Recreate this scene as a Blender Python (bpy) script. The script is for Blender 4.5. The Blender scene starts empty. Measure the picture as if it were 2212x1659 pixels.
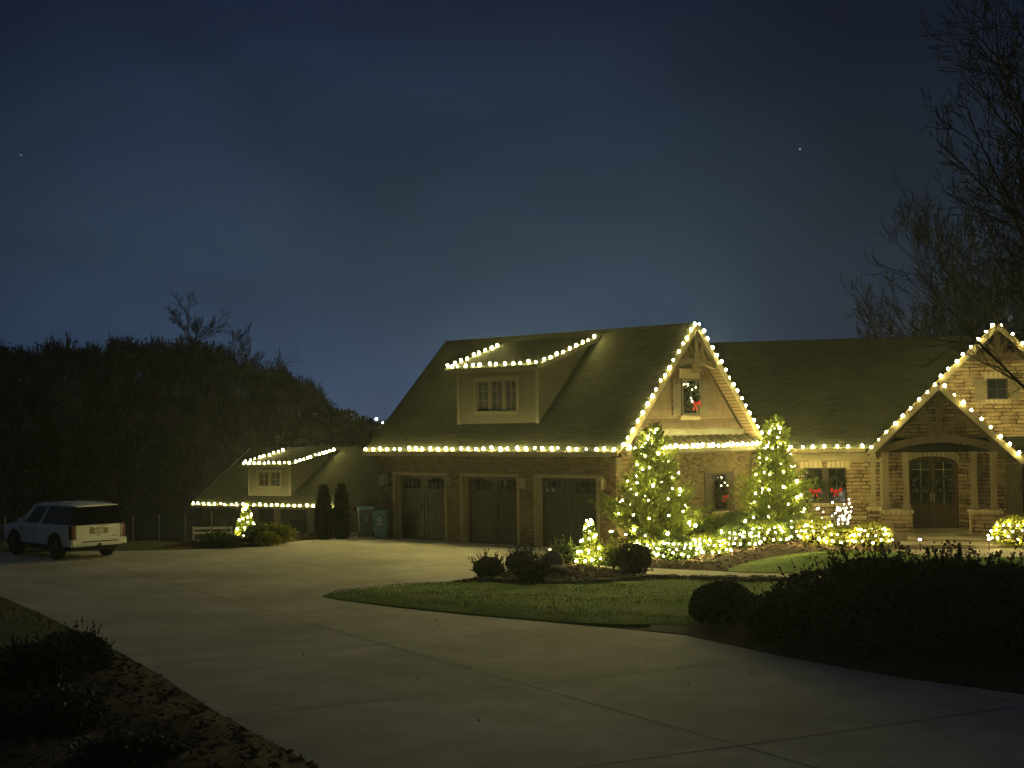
import bpy, math, random
import numpy as np
from mathutils import Vector, Matrix
from mathutils.geometry import delaunay_2d_cdt

S = bpy.context.scene
C = S.collection
R = math.radians

# ------------------------------------------------------------------ camera
CAM_H = 4.0274
FPX, PITCH, ROLL = 2891.6, 0.0325, 0.0144      # focal length in px of a 2212 px wide frame
cam_d = bpy.data.cameras.new("camera")
cam = bpy.data.objects.new("camera", cam_d)
C.objects.link(cam)
cam_d.sensor_width = 36.0
cam_d.lens = 36.0 * FPX / 2212.0
cam_d.clip_start = 0.1
cam_d.clip_end = 5000
cam.matrix_world = (Matrix.Translation((0, 0, CAM_H)) @ Matrix.Rotation(R(90) + PITCH, 4, 'X')
                    @ Matrix.Rotation(-ROLL, 4, 'Z'))
S.camera = cam

# ------------------------------------------------------------------ render / exposure
S.render.engine = 'CYCLES'
S.view_settings.view_transform = 'Standard'
S.view_settings.look = 'None'
S.view_settings.exposure = 0.0
S.view_settings.gamma = 1.0
S.cycles.use_denoising = True
S.cycles.sample_clamp_indirect = 3.0
S.cycles.max_bounces = 5
S.cycles.diffuse_bounces = 3
S.cycles.glossy_bounces = 2
S.cycles.transmission_bounces = 2
S.cycles.volume_bounces = 0
S.cycles.filter_width = 1.5
S.cycles.caustics_reflective = False
S.cycles.caustics_refractive = False
ROOF_L, TREE_L, NET_L = 600.0, 260.0, 260.0       # radiance of the bulbs
SKY_K = 1.0

# ------------------------------------------------------------------ night sky
W = bpy.data.worlds.new("World")
S.world = W
W.use_nodes = True
nt = W.node_tree
nt.nodes.clear()
N = nt.nodes.new
L = nt.links.new
out = N('ShaderNodeOutputWorld'); bg = N('ShaderNodeBackground')
tc = N('ShaderNodeTexCoord'); sep = N('ShaderNodeSeparateXYZ')
L(tc.outputs['Generated'], sep.inputs[0])
ramp = N('ShaderNodeValToRGB')
el = ramp.color_ramp.elements
el[0].position = 0.0; el[0].color = (0.050, 0.088, 0.185, 1)
el[1].position = 1.0; el[1].color = (0.023, 0.028, 0.038, 1)
for pos, col in ((0.05, (0.031, 0.057, 0.112)), (0.13, (0.0235, 0.0430, 0.074)), (0.21, (0.0170, 0.0300, 0.057)),
                 (0.31, (0.0105, 0.0175, 0.042)), (0.55, (0.021, 0.026, 0.038))):
    e = el.new(pos); e.color = (*col, 1)
L(sep.outputs['Z'], ramp.inputs[0])
# thin cloud streaks
mp = N('ShaderNodeMapping'); mp.inputs['Scale'].default_value = (2.0, 2.0, 4.2); mp.inputs['Rotation'].default_value = (0.0, 0.16, 0.5)
L(tc.outputs['Generated'], mp.inputs[0])
nz = N('ShaderNodeTexNoise'); nz.inputs['Scale'].default_value = 2.3; nz.inputs['Detail'].default_value = 5; nz.inputs['Roughness'].default_value = .55
nz.inputs['Distortion'].default_value = .6
L(mp.outputs[0], nz.inputs['Vector'])
mr = N('ShaderNodeMapRange'); mr.inputs['From Min'].default_value = .32; mr.inputs['From Max'].default_value = .70
mr.inputs['To Min'].default_value = .80; mr.inputs['To Max'].default_value = 1.14
L(nz.outputs['Fac'], mr.inputs['Value'])
# glow of the town low over the valley: brighter near that azimuth
dot = N('ShaderNodeVectorMath'); dot.operation = 'DOT_PRODUCT'
gd = Vector((-0.09, 0.99, 0.09)).normalized()
dot.inputs[1].default_value = gd
L(tc.outputs['Generated'], dot.inputs[0])
gm = N('ShaderNodeMapRange'); gm.interpolation_type = 'SMOOTHSTEP'
gm.inputs['From Min'].default_value = 0.92; gm.inputs['From Max'].default_value = 1.0
gm.inputs['To Min'].default_value = .50; gm.inputs['To Max'].default_value = 1.06
L(dot.outputs['Value'], gm.inputs['Value'])
# above the picture (and behind the camera) the cloud deck is evenly lit: fade the azimuth term out with height
hi = N('ShaderNodeMapRange'); hi.inputs['From Min'].default_value = .34; hi.inputs['From Max'].default_value = .6
L(sep.outputs['Z'], hi.inputs['Value'])
mx = N('ShaderNodeMix'); mx.data_type = 'FLOAT'
L(hi.outputs[0], mx.inputs['Factor']); L(gm.outputs[0], mx.inputs['A']); mx.inputs['B'].default_value = 1.0
m1 = N('ShaderNodeMath'); m1.operation = 'MULTIPLY'
L(mr.outputs[0], m1.inputs[0]); L(mx.outputs['Result'], m1.inputs[1])
m2 = N('ShaderNodeVectorMath'); m2.operation = 'SCALE'
L(ramp.outputs['Color'], m2.inputs[0]); L(m1.outputs[0], m2.inputs['Scale'])
last = m2.outputs[0]
def sky_star(d, size, k):
    global last
    dn = N('ShaderNodeVectorMath'); dn.operation = 'DOT_PRODUCT'; dn.inputs[1].default_value = Vector(d).normalized()
    L(tc.outputs['Generated'], dn.inputs[0])
    a = N('ShaderNodeMapRange'); a.inputs['From Min'].default_value = math.cos(size); a.inputs['From Max'].default_value = 1.0
    a.inputs['To Max'].default_value = k
    L(dn.outputs['Value'], a.inputs['Value'])
    ad = N('ShaderNodeVectorMath'); ad.operation = 'ADD'
    L(last, ad.inputs[0]); L(a.outputs[0], ad.inputs[1]); last = ad.outputs[0]
L(bg.outputs[0], out.inputs['Surface'])
bg.inputs['Strength'].default_value = SKY_K

# ------------------------------------------------------------------ picture point -> place on the ground
_c, _s, _cr, _sr = math.cos(PITCH), math.sin(PITCH), math.cos(ROLL), math.sin(ROLL)
def ray(px, py):
    a, b = px - 1106, py - 829.5
    x = (a * _cr - b * _sr) / FPX; up = -(a * _sr + b * _cr) / FPX
    return np.array([x, _c - up * _s, _s + up * _c])
def G(px, py, z=0.0):
    d = ray(px, py); t = (z - CAM_H) / d[2]
    return np.array([d[0] * t, d[1] * t, z])
def AT(px, py, Y):
    d = ray(px, py) * (Y / ray(px, py)[1]); d[2] += CAM_H
    return d
sky_star(ray(1728, 322), 0.0010, 0.5)
sky_star(ray(45, 335), 0.0009, 0.14)
sky_star(ray(1400, 60), 0.0008, 0.06)
L(last, bg.inputs['Color'])

# ------------------------------------------------------------------ materials
MATS = {}
def base_mat(name):
    m = bpy.data.materials.new(name); m.use_nodes = True
    t = m.node_tree; t.nodes.clear()
    o = t.nodes.new('ShaderNodeOutputMaterial'); p = t.nodes.new('ShaderNodeBsdfPrincipled')
    t.links.new(p.outputs[0], o.inputs['Surface'])
    MATS[name] = m
    return m, t, p
def emis(name, col, k):
    m = bpy.data.materials.new(name); m.use_nodes = True
    t = m.node_tree; t.nodes.clear()
    o = t.nodes.new('ShaderNodeOutputMaterial'); e = t.nodes.new('ShaderNodeEmission')
    e.inputs['Color'].default_value = (*col, 1); e.inputs['Strength'].default_value = k
    t.links.new(e.outputs[0], o.inputs['Surface'])
    MATS[name] = m
    return m
def noise_mat(name, c1, c2, scale=4, rough=.8, bump=0.0, bscale=None, detail=6, spec=.3, metal=0, stretch=None, uv=False, lo=.35, hi_=.65, c3=None, s3=1.0, fac3=.5):
    m, t, p = base_mat(name)
    n = t.nodes.new; l = t.links.new
    tcn = n('ShaderNodeTexCoord'); src = tcn.outputs['UV' if uv else 'Object']
    if stretch:
        mpn = n('ShaderNodeMapping'); mpn.inputs['Scale'].default_value = stretch
        l(src, mpn.inputs[0]); src = mpn.outputs[0]
    a = n('ShaderNodeTexNoise'); a.inputs['Scale'].default_value = scale; a.inputs['Detail'].default_value = detail
    l(src, a.inputs['Vector'])
    rr = n('ShaderNodeMapRange'); rr.inputs['From Min'].default_value = lo; rr.inputs['From Max'].default_value = hi_
    l(a.outputs['Fac'], rr.inputs['Value'])
    mix = n('ShaderNodeMix'); mix.data_type = 'RGBA'
    mix.inputs['A'].default_value = (*c1, 1); mix.inputs['B'].default_value = (*c2, 1)
    l(rr.outputs[0], mix.inputs['Factor'])
    col = mix.outputs['Result']
    if c3:
        b = n('ShaderNodeTexNoise'); b.inputs['Scale'].default_value = s3; b.inputs['Detail'].default_value = 4
        l(src, b.inputs['Vector'])
        r3 = n('ShaderNodeMapRange'); r3.inputs['From Min'].default_value = .42; r3.inputs['From Max'].default_value = .68; r3.inputs['To Max'].default_value = fac3
        l(b.outputs['Fac'], r3.inputs['Value'])
        mm = n('ShaderNodeMix'); mm.data_type = 'RGBA'; mm.inputs['B'].default_value = (*c3, 1)
        l(r3.outputs[0], mm.inputs['Factor']); l(col, mm.inputs['A']); col = mm.outputs['Result']
    l(col, p.inputs['Base Color'])
    p.inputs['Roughness'].default_value = rough; p.inputs['Specular IOR Level'].default_value = spec; p.inputs['Metallic'].default_value = metal
    if bump:
        bn = n('ShaderNodeTexNoise'); bn.inputs['Scale'].default_value = bscale or scale * 4; bn.inputs['Detail'].default_value = 6
        l(src, bn.inputs['Vector'])
        bb = n('ShaderNodeBump'); bb.inputs['Strength'].default_value = bump; bb.inputs['Distance'].default_value = .03
        l(bn.outputs['Fac'], bb.inputs['Height']); l(bb.outputs[0], p.inputs['Normal'])
    return m
def brick_mat(name, c1, c2, mortar, w, h, ms, var=None, rough=.85, offset=.5, distort=0.0, bump=.5, bias=0.0, rot=0.0, squash=1.0, sqf=2, spec=.2):
    m, t, p = base_mat(name)
    n = t.nodes.new; l = t.links.new
    tcn = n('ShaderNodeTexCoord'); src = tcn.outputs['UV']
    if rot:
        mpn = n('ShaderNodeMapping'); mpn.inputs['Rotation'].default_value = (0, 0, rot)
        l(src, mpn.inputs[0]); src = mpn.outputs[0]
    raw = src
    if distort:
        dn = n('ShaderNodeTexNoise'); dn.inputs['Scale'].default_value = 2.6; dn.inputs['Detail'].default_value = 3
        l(src, dn.inputs['Vector'])
        sb = n('ShaderNodeVectorMath'); sb.operation = 'SUBTRACT'; sb.inputs[1].default_value = (.5, .5, .5)
        l(dn.outputs['Color'], sb.inputs[0])
        sc = n('ShaderNodeVectorMath'); sc.operation = 'SCALE'; sc.inputs['Scale'].default_value = distort
        l(sb.outputs[0], sc.inputs[0])
        ad = n('ShaderNodeVectorMath'); ad.operation = 'ADD'
        l(src, ad.inputs[0]); l(sc.outputs[0], ad.inputs[1]); src = ad.outputs[0]
    b = n('ShaderNodeTexBrick')
    b.inputs['Color1'].default_value = (*c1, 1); b.inputs['Color2'].default_value = (*c2, 1); b.inputs['Mortar'].default_value = (*mortar, 1)
    b.inputs['Scale'].default_value = 1.0; b.inputs['Brick Width'].default_value = w; b.inputs['Row Height'].default_value = h
    b.inputs['Mortar Size'].default_value = ms; b.inputs['Bias'].default_value = bias; b.inputs['Mortar Smooth'].default_value = .2
    b.offset = offset; b.squash = squash; b.squash_frequency = sqf
    l(src, b.inputs['Vector'])
    col = b.outputs['Color']
    if var:
        vn = n('ShaderNodeTexNoise'); vn.inputs['Scale'].default_value = var[1]; vn.inputs['Detail'].default_value = 5
        l(raw, vn.inputs['Vector'])
        vr = n('ShaderNodeMapRange'); vr.inputs['From Min'].default_value = .40; vr.inputs['From Max'].default_value = .66; vr.inputs['To Max'].default_value = var[2]
        l(vn.outputs['Fac'], vr.inputs['Value'])
        mm = n('ShaderNodeMix'); mm.data_type = 'RGBA'; mm.inputs['B'].default_value = (*var[0], 1)
        l(vr.outputs[0], mm.inputs['Factor']); l(col, mm.inputs['A']); col = mm.outputs['Result']
    l(col, p.inputs['Base Color']); p.inputs['Roughness'].default_value = rough; p.inputs['Specular IOR Level'].default_value = spec
    inv = n('ShaderNodeMath'); inv.operation = 'SUBTRACT'; inv.inputs[0].default_value = 1.0
    l(b.outputs['Fac'], inv.inputs[1])
    fn = n('ShaderNodeTexNoise'); fn.inputs['Scale'].default_value = 30; fn.inputs['Detail'].default_value = 4
    l(raw, fn.inputs['Vector'])
    ma = n('ShaderNodeMath'); ma.operation = 'MULTIPLY_ADD'; ma.inputs[1].default_value = .5
    l(fn.outputs['Fac'], ma.inputs[0]); l(inv.outputs[0], ma.inputs[2])
    bb = n('ShaderNodeBump'); bb.inputs['Strength'].default_value = bump; bb.inputs['Distance'].default_value = .02
    l(ma.outputs[0], bb.inputs['Height']); l(bb.outputs[0], p.inputs['Normal'])
    return m

brick_mat('brick', (.255, .180, .098), (.058, .038, .024), (.135, .108, .070), .215, .076, .009, var=((.26, .185, .105), 1.4, .5), bias=-.05)
brick_mat('soldier_brick', (.19, .128, .072), (.11, .076, .046), (.20, .165, .11), .205, .070, .010, rot=R(90), offset=0)
brick_mat('stone', (.43, .305, .180), (.165, .106, .062), (.024, .017, .012), .52, .135, .018, var=((.47, .35, .215), 1.9, .6), offset=.37, distort=.10, bump=1.0, squash=.62, sqf=3)
brick_mat('shingle', (.027, .028, .021), (.0135, .014, .011), (.004, .004, .0035), .33, .150, .012, var=((.032, .033, .024), .9, .45), rough=1.0, bump=1.0, spec=.02)
brick_mat('shake', (.110, .076, .050), (.072, .049, .033), (.016, .011, .008), .145, .24, .006, var=((.12, .085, .055), 1.2, .4), rough=.85, bump=.5, offset=.43)
brick_mat('lap_siding', (.022, .020, .014), (.019, .017, .012), (.009, .008, .006), 3.6, .17, .010, rough=.7, bump=.5)
brick_mat('plank_soffit', (.135, .090, .050), (.11, .073, .041), (.018, .012, .008), 4.0, .17, .022, rough=.7, bump=.6)
brick_mat('lintel_stone', (.52, .42, .28), (.46, .36, .23), (.14, .11, .08), .16, 2.0, .012, rough=.8, bump=.5)
noise_mat('trim', (.36, .295, .185), (.31, .25, .155), 3, .6, .05)
noise_mat('cream_trim', (.200, .155, .090), (.165, .128, .075), 3, .6, .05)
noise_mat('dormer_trim', (.042, .037, .025), (.036, .032, .021), 3, .6)
noise_mat('timber', (.105, .072, .043), (.072, .049, .029), 5, .7, .15, stretch=(1, 1, .25))
noise_mat('shutter_paint', (.20, .165, .105), (.17, .14, .09), 5, .55, .05)
noise_mat('gable_shutter', (.075, .056, .038), (.062, .046, .031), 5, .6, .05)
noise_mat('post_paint', (.25, .19, .115), (.20, .15, .09), 5, .6, .1, stretch=(1, 1, .25))
noise_mat('garage_door_paint', (.052, .042, .032), (.040, .033, .025), 4, .5, .06)
noise_mat('dark_door_wood', (.085, .048, .026), (.05, .028, .016), 7, .45, .1, stretch=(1, 1, .2))
noise_mat('sash', (.040, .031, .022), (.034, .027, .020), 4, .5)
noise_mat('standing_metal', (.060, .054, .036), (.046, .041, .028), 2, .42, .03, metal=.35)
noise_mat('dark_metal', (.045, .042, .036), (.03, .028, .025), 6, .45, metal=.5)
noise_mat('gutter_metal', (.36, .29, .19), (.31, .25, .165), 3, .5)
noise_mat('concrete', (.560, .525, .445), (.450, .420, .352), 1.3, .85, .15, 40, c3=(.330, .305, .250), s3=.30, fac3=.85)
noise_mat('joint', (.12, .11, .09), (.20, .185, .15), 3, .9)
noise_mat('path_concrete', (.44, .39, .32), (.37, .33, .27), 1.6, .85, .1, 40)
noise_mat('flagstone', (.36, .30, .22), (.25, .20, .14), 1.5, .8, .3, 9)
noise_mat('mulch', (.115, .066, .042), (.052, .031, .022), 7, .95, 1.0, 26, c3=(.16, .10, .06), s3=9, fac3=.55)
noise_mat('soil', (.085, .054, .036), (.042, .030, .021), 5, .95, 1.0, 22, c3=(.085, .055, .038), s3=9, fac3=.5)
noise_mat('turf', (.200, .315, .050), (.125, .225, .036), 3.2, .95, .8, 45, c3=(.26, .28, .07), s3=.9, fac3=.6, stretch=(1, .55, 1))
noise_mat('blade', (.26, .40, .060), (.16, .28, .040), 2.0, .8, c3=(.34, .35, .09), s3=.8, fac3=.5)
noise_mat('dry_grass', (.105, .100, .048), (.065, .068, .030), 4, .95, .8, 30)
noise_mat('hill_earth', (.026, .026, .018), (.018, .018, .012), .2, 1.0)
noise_mat('forest', (.017, .018, .013), (.013, .0135, .010), .3, 1.0, spec=0)
noise_mat('bark', (.075, .060, .046), (.045, .036, .028), 6, .95, .4, stretch=(1, 1, .3))
noise_mat('far_bark', (.05, .042, .036), (.035, .030, .026), 6, .95)
noise_mat('leaf_conifer', (.200, .225, .034), (.075, .105, .018), 2.5, .7, spec=.2)
noise_mat('leaf_box', (.090, .125, .024), (.045, .072, .015), 6, .6, spec=.3)
noise_mat('leaf_dark', (.060, .068, .034), (.036, .046, .022), 4, .7, spec=.2)
noise_mat('leaf_azalea', (.095, .095, .050), (.050, .054, .028), 3, .65, spec=.25)
noise_mat('leaf_lit', (.26, .25, .035), (.15, .16, .024), 5, .6, spec=.2)  # leaf colour lightened and yellowed with the glow of the lights
noise_mat('leaf_arbor', (.016, .022, .011), (.010, .015, .008), 4, .9, spec=.1)
noise_mat('leaf_wreath', (.030, .050, .018), (.018, .032, .012), 12, .7, spec=.2)
noise_mat('twig_core', (.022, .017, .011), (.014, .011, .008), 5, 1.0, spec=0)
noise_mat('rock', (.22, .185, .14), (.11, .092, .07), 2.5, .9, .7, 9)
noise_mat('river_rock', (.13, .11, .085), (.07, .058, .045), 5, .85, .3)
noise_mat('car_paint', (.82, .80, .73), (.79, .77, .70), 2, .22, spec=.6)
noise_mat('car_black', (.016, .016, .017), (.012, .012, .013), 5, .6)
noise_mat('rubber', (.022, .022, .022), (.015, .015, .015), 8, .85)
noise_mat('chrome', (.62, .60, .54), (.55, .53, .48), 2, .22, metal=.9)
noise_mat('alloy', (.30, .30, .30), (.22, .22, .22), 4, .35, metal=.8)
noise_mat('tail_clear', (.50, .47, .40), (.44, .41, .35), 5, .3)
noise_mat('tail_red', (.13, .013, .010), (.09, .009, .008), 5, .2, spec=.6)
noise_mat('clear_lens', (.55, .50, .42), (.48, .44, .38), 5, .15, spec=.6)
noise_mat('plate', (.62, .61, .52), (.55, .54, .46), 3, .5)
noise_mat('bin_grey', (.16, .20, .20), (.13, .165, .17), 3, .55)
noise_mat('bin_blue', (.075, .16, .24), (.06, .135, .20), 3, .55)
noise_mat('bin_lid', (.30, .56, .60), (.26, .50, .54), 3, .5)
noise_mat('white_paint', (.72, .72, .68), (.62, .62, .58), 4, .6)
noise_mat('rail_white', (.80, .78, .70), (.55, .53, .46), 4, .7)
noise_mat('wire_steel', (.13, .13, .12), (.10, .10, .09), 5, .5, metal=.5)
noise_mat('ribbon_red', (.52, .020, .035), (.38, .012, .024), 6, .5)
noise_mat('cable', (.030, .045, .022), (.022, .032, .016), 5, .7)
noise_mat('glass_bauble', (.65, .62, .56), (.55, .52, .48), 5, .12, metal=.7)
def glass_mat():
    m, t, p = base_mat('window_glass')
    p.inputs['Base Color'].default_value = (.012, .012, .011, 1); p.inputs['Roughness'].default_value = .08
    p.inputs['Specular IOR Level'].default_value = .6
    m, t, p = base_mat('car_glass')
    p.inputs['Base Color'].default_value = (.004, .004, .004, 1); p.inputs['Roughness'].default_value = .06
    p.inputs['Specular IOR Level'].default_value = .4
    m, t, p = base_mat('lantern_glass')
    p.inputs['Base Color'].default_value = (.30, .28, .22, 1); p.inputs['Roughness'].default_value = .2
glass_mat()
WARM = (1.0, .87, .28)
emis('bulb_roof', WARM, ROOF_L)
emis('bulb_dim', WARM, ROOF_L * .12)
emis('bulb_tree', (1.0, .87, .28), TREE_L)
emis('bulb_net', (1.0, .87, .28), NET_L)
emis('bulb_cool', (1.0, .93, .70), 30)
emis('bulb_small', (1.0, .86, .62), 14)
emis('lamp_path', (1.0, .78, .50), 16)
emis('lamp_spot', (1.0, .86, .55), 60)
emis('lamp_town', (.72, .86, 1.0), 26)
emis('lamp_town_dim', (.85, .92, 1.0), 6)

# ------------------------------------------------------------------ objects
ORG = {}
def finish(o, parent, origin):
    C.objects.link(o)
    if parent is not None:
        o.parent = parent
        ORG[o] = ORG.get(parent, Vector((0, 0, 0)))
    else:
        o.location = origin
        ORG[o] = Vector(origin)
    return o
def tag(o, label=None, cat=None, group=None, kind=None):
    if label: o['label'] = label
    if cat: o['category'] = cat
    if group: o['group'] = group
    if kind: o['kind'] = kind
    return o
def thing(name, loc, label, cat, group=None, rz=0.0):
    o = bpy.data.objects.new(name, None)
    o.empty_display_size = .3
    C.objects.link(o)
    o.location = loc; o.rotation_euler = (0, 0, rz)
    ORG[o] = Vector(loc)
    return tag(o, label, cat, group)
def mesh_np(name, V, F, mat, parent=None, origin=(0, 0, 0), smooth=False, uv=None):
    """V n x 3, F m x k (all faces alike) or list of faces"""
    me = bpy.data.meshes.new(name)
    V = np.asarray(V, dtype=np.float32)
    og = ORG.get(parent, Vector(origin)) if parent is not None else Vector(origin)
    V = V - np.array(og, dtype=np.float32)
    if isinstance(F, np.ndarray):
        k = F.shape[1]
        me.vertices.add(len(V)); me.vertices.foreach_set('co', V.ravel())
        me.loops.add(F.size); me.loops.foreach_set('vertex_index', F.ravel().astype(np.int32))
        me.polygons.add(len(F)); me.polygons.foreach_set('loop_start', (np.arange(len(F)) * k).astype(np.int32))
        me.update(calc_edges=True)
    else:
        me.from_pydata([tuple(v) for v in V], [], F)
        me.update()
    if uv is not None:
        ul = me.uv_layers.new(name='UVMap'); ul.data.foreach_set('uv', np.asarray(uv, dtype=np.float32).ravel())
    if smooth:
        me.polygons.foreach_set('use_smooth', [True] * len(me.polygons))
    mats = mat if isinstance(mat, (list, tuple)) else [mat]
    for mm in mats:
        me.materials.append(MATS[mm] if isinstance(mm, str) else mm)
    o = bpy.data.objects.new(name, me)
    return finish(o, parent, origin)

class Frame:
    def __init__(s, o, x, y):
        s.o = np.array(o, float); s.x = np.array(x, float); s.y = np.array(y, float); s.z = np.array([0, 0, 1.0])
    def p(s, x, y, z): return s.o + x * s.x + y * s.y + z * s.z
WORLD = Frame((0, 0, 0), (1, 0, 0), (0, 1, 0))

class MB:
    def __init__(s, fr=WORLD):
        s.fr = fr; s.v = []; s.f = []; s.mi = []; s.cur = 0; s.sm = []
    def face(s, pts, smooth=False):
        i = len(s.v); s.v += [tuple(p) for p in pts]; s.f.append(list(range(i, i + len(pts)))); s.mi.append(s.cur); s.sm.append(smooth)
        return s
    def box(s, x0, x1, y0, y1, z0, z1):
        a = [(x0, y0, z0), (x1, y0, z0), (x1, y1, z0), (x0, y1, z0), (x0, y0, z1), (x1, y0, z1), (x1, y1, z1), (x0, y1, z1)]
        for q in ((0, 3, 2, 1), (4, 5, 6, 7), (0, 1, 5, 4), (1, 2, 6, 5), (2, 3, 7, 6), (3, 0, 4, 7)):
            s.face([a[k] for k in q])
        return s
    def prism(s, poly, y0, y1):
        """polygon in x,z, extruded along y"""
        n = len(poly)
        s.face([(x, y0, z) for x, z in poly]); s.face([(x, y1, z) for x, z in reversed(poly)])
        for k in range(n):
            (xa, za), (xb, zb) = poly[k], poly[(k + 1) % n]
            s.face([(xa, y0, za), (xa, y1, za), (xb, y1, zb), (xb, y0, zb)])
        return s
    def slab(s, quad, t):
        """sloped slab: quad = top corners, t = vertical thickness"""
        n = len(quad); lo = [(x, y, z - t) for x, y, z in quad]
        s.face(quad); s.face(list(reversed(lo)))
        for k in range(n):
            a, b = k, (k + 1) % n
            s.face([quad[a], lo[a], lo[b], quad[b]])
        return s
    def beam(s, p, q, w, d, up=(0, 0, 1)):
        p, q = Vector(p), Vector(q); t = (q - p).normalized(); u = Vector(up)
        b = t.cross(u)
        if b.length < 1e-4: b = t.cross(Vector((0, 1, 0)))
        b.normalize(); u = b.cross(t).normalized()
        c = [(b * sx * w / 2 + u * sz * d / 2) for sx, sz in ((-1, -1), (1, -1), (1, 1), (-1, 1))]
        A = [tuple(p + k) for k in c]; B = [tuple(q + k) for k in c]
        s.face(list(reversed(A))); s.face(B)
        for k in range(4): s.face([A[k], A[(k + 1) % 4], B[(k + 1) % 4], B[k]])
        return s
    def tube(s, pts, rad, n=6):
        pts = [Vector(p) for p in pts]
        if not isinstance(rad, (list, tuple)): rad = [rad] * len(pts)
        rings = []
        for i, p in enumerate(pts):
            t = (pts[min(i + 1, len(pts) - 1)] - pts[max(i - 1, 0)]).normalized()
            a = t.cross(Vector((0, 0, 1)))
            if a.length < .05: a = t.cross(Vector((1, 0, 0)))
            a.normalize(); b = t.cross(a)
            rings.append([tuple(p + (a * math.cos(2 * math.pi * k / n) + b * math.sin(2 * math.pi * k / n)) * rad[i]) for k in range(n)])
        for i in range(len(rings) - 1):
            for k in range(n):
                s.face([rings[i][k], rings[i][(k + 1) % n], rings[i + 1][(k + 1) % n], rings[i + 1][k]], True)
        s.face(list(reversed(rings[0]))); s.face(rings[-1])
        return s
    def lathe(s, prof, n=12, c=(0, 0, 0)):
        rings = [[(c[0] + r * math.cos(2 * math.pi * k / n), c[1] + r * math.sin(2 * math.pi * k / n), c[2] + z) for k in range(n)] for r, z in prof]
        for i in range(len(rings) - 1):
            for k in range(n):
                s.face([rings[i][k], rings[i][(k + 1) % n], rings[i + 1][(k + 1) % n], rings[i + 1][k]], True)
        s.face(list(reversed(rings[0]))); s.face(rings[-1])
        return s
    def ball(s, c, r, n=8, m=5):
        prof = [(max(1e-4, r * math.sin(math.pi * i / m)), -r * math.cos(math.pi * i / m)) for i in range(m + 1)]
        return s.lathe(prof, n, c)
    def wall(s, x0, x1, z0, z1, y0, y1, ops=()):
        """wall with rectangular openings: outer face y0, inner y1"""
        xs = sorted({x0, x1, *[v for o in ops for v in o[:2]]}); zs = sorted({z0, z1, *[v for o in ops for v in o[2:]]})
        xs = [v for v in xs if x0 <= v <= x1]; zs = [v for v in zs if z0 <= v <= z1]
        def solid(i, j):
            if i < 0 or j < 0 or i >= len(xs) - 1 or j >= len(zs) - 1: return False
            cx, cz = (xs[i] + xs[i + 1]) / 2, (zs[j] + zs[j + 1]) / 2
            return not any(o[0] < cx < o[1] and o[2] < cz < o[3] for o in ops)
        for i in range(len(xs) - 1):
            for j in range(len(zs) - 1):
                if not solid(i, j): continue
                a, b, c, d = xs[i], xs[i + 1], zs[j], zs[j + 1]
                s.face([(a, y0, c), (b, y0, c), (b, y0, d), (a, y0, d)]); s.face([(b, y1, c), (a, y1, c), (a, y1, d), (b, y1, d)])
                if not solid(i - 1, j): s.face([(a, y1, c), (a, y0, c), (a, y0, d), (a, y1, d)])
                if not solid(i + 1, j): s.face([(b, y0, c), (b, y1, c), (b, y1, d), (b, y0, d)])
                if not solid(i, j - 1): s.face([(a, y1, c), (b, y1, c), (b, y0, c), (a, y0, c)])
                if not solid(i, j + 1): s.face([(a, y0, d), (b, y0, d), (b, y1, d), (a, y1, d)])
        return s
    def build(s, name, mat, parent=None, origin=(0, 0, 0)):
        V = np.array(s.v, float)
        UV = np.zeros((len(V), 2))
        for f in s.f:
            P = V[f]
            nrm = np.zeros(3)
            for k in range(len(f)):
                a, b = P[k], P[(k + 1) % len(f)]
                nrm += np.cross(a, b)
            ln = np.linalg.norm(nrm)
            nrm = nrm / ln if ln > 1e-12 else np.array([0, 0, 1.0])
            t = np.array([-nrm[1], nrm[0], 0.0])
            if np.linalg.norm(t) < .05: t = np.array([1.0, 0, 0]); b = np.array([0, 1.0, 0])
            else:
                t /= np.linalg.norm(t); b = np.cross(nrm, t)
            UV[f, 0] = P @ t; UV[f, 1] = P @ b
        fr = s.fr
        Wd = fr.o + V[:, :1] * fr.x + V[:, 1:2] * fr.y + V[:, 2:3] * fr.z
        o = mesh_np(name, Wd, s.f, mat, parent, origin, uv=UV)
        me = o.data
        me.polygons.foreach_set('material_index', s.mi)
        me.polygons.foreach_set('use_smooth', s.sm)
        return o

def smooth01(t):
    t = min(1.0, max(0.0, t)); return t * t * (3 - 2 * t)

# ------------------------------------------------------------------ terrain
def back_edge(x):
    pts = [(-60, 46.0), (-11.0, 46.1), (-9.0, 47.0), (-7.7, 49.4), (-6.0, 51.0), (60, 51.0)]
    for (xa, ya), (xb, yb) in zip(pts, pts[1:]):
        if x <= xb: return ya + (yb - ya) * (x - xa) / (xb - xa)
    return 51.0
_sil = [(-900, 120), (-300, 150), (0, 163), (250, 172), (450, 165), (560, 118), (640, 88), (700, 58), (760, 34), (830, 8), (950, 2), (1500, 0), (3500, 40)]
def sil(x, y):
    """how far the wooded skyline stands above eye level at this azimuth (tangent)"""
    px = 1106 + FPX * x / max(y, 1)
    for (a, b), (c, d) in zip(_sil, _sil[1:]):
        if px <= c: return (b + (d - b) * max(0, min(1, (px - a) / (c - a)))) / FPX
    return .01
def ground_z(x, y):
    d = y - back_edge(x) - 2.6
    w = smooth01((1.0 - x) / 5.0)
    z = -2.5 * smooth01(d / 11.0) * w
    if y > 95:
        top = sil(x, y) * 140 + CAM_H - 2.5 - 3.8 * smooth01((1106 + FPX * x / y - 660) / 110)
        z += (max(top, -2.5 * w) - z) * smooth01((y - 95) / 45.0)
    if y > 190:
        z += (-6 - z) * smooth01((y - 190) / 160.0)
    return z
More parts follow.
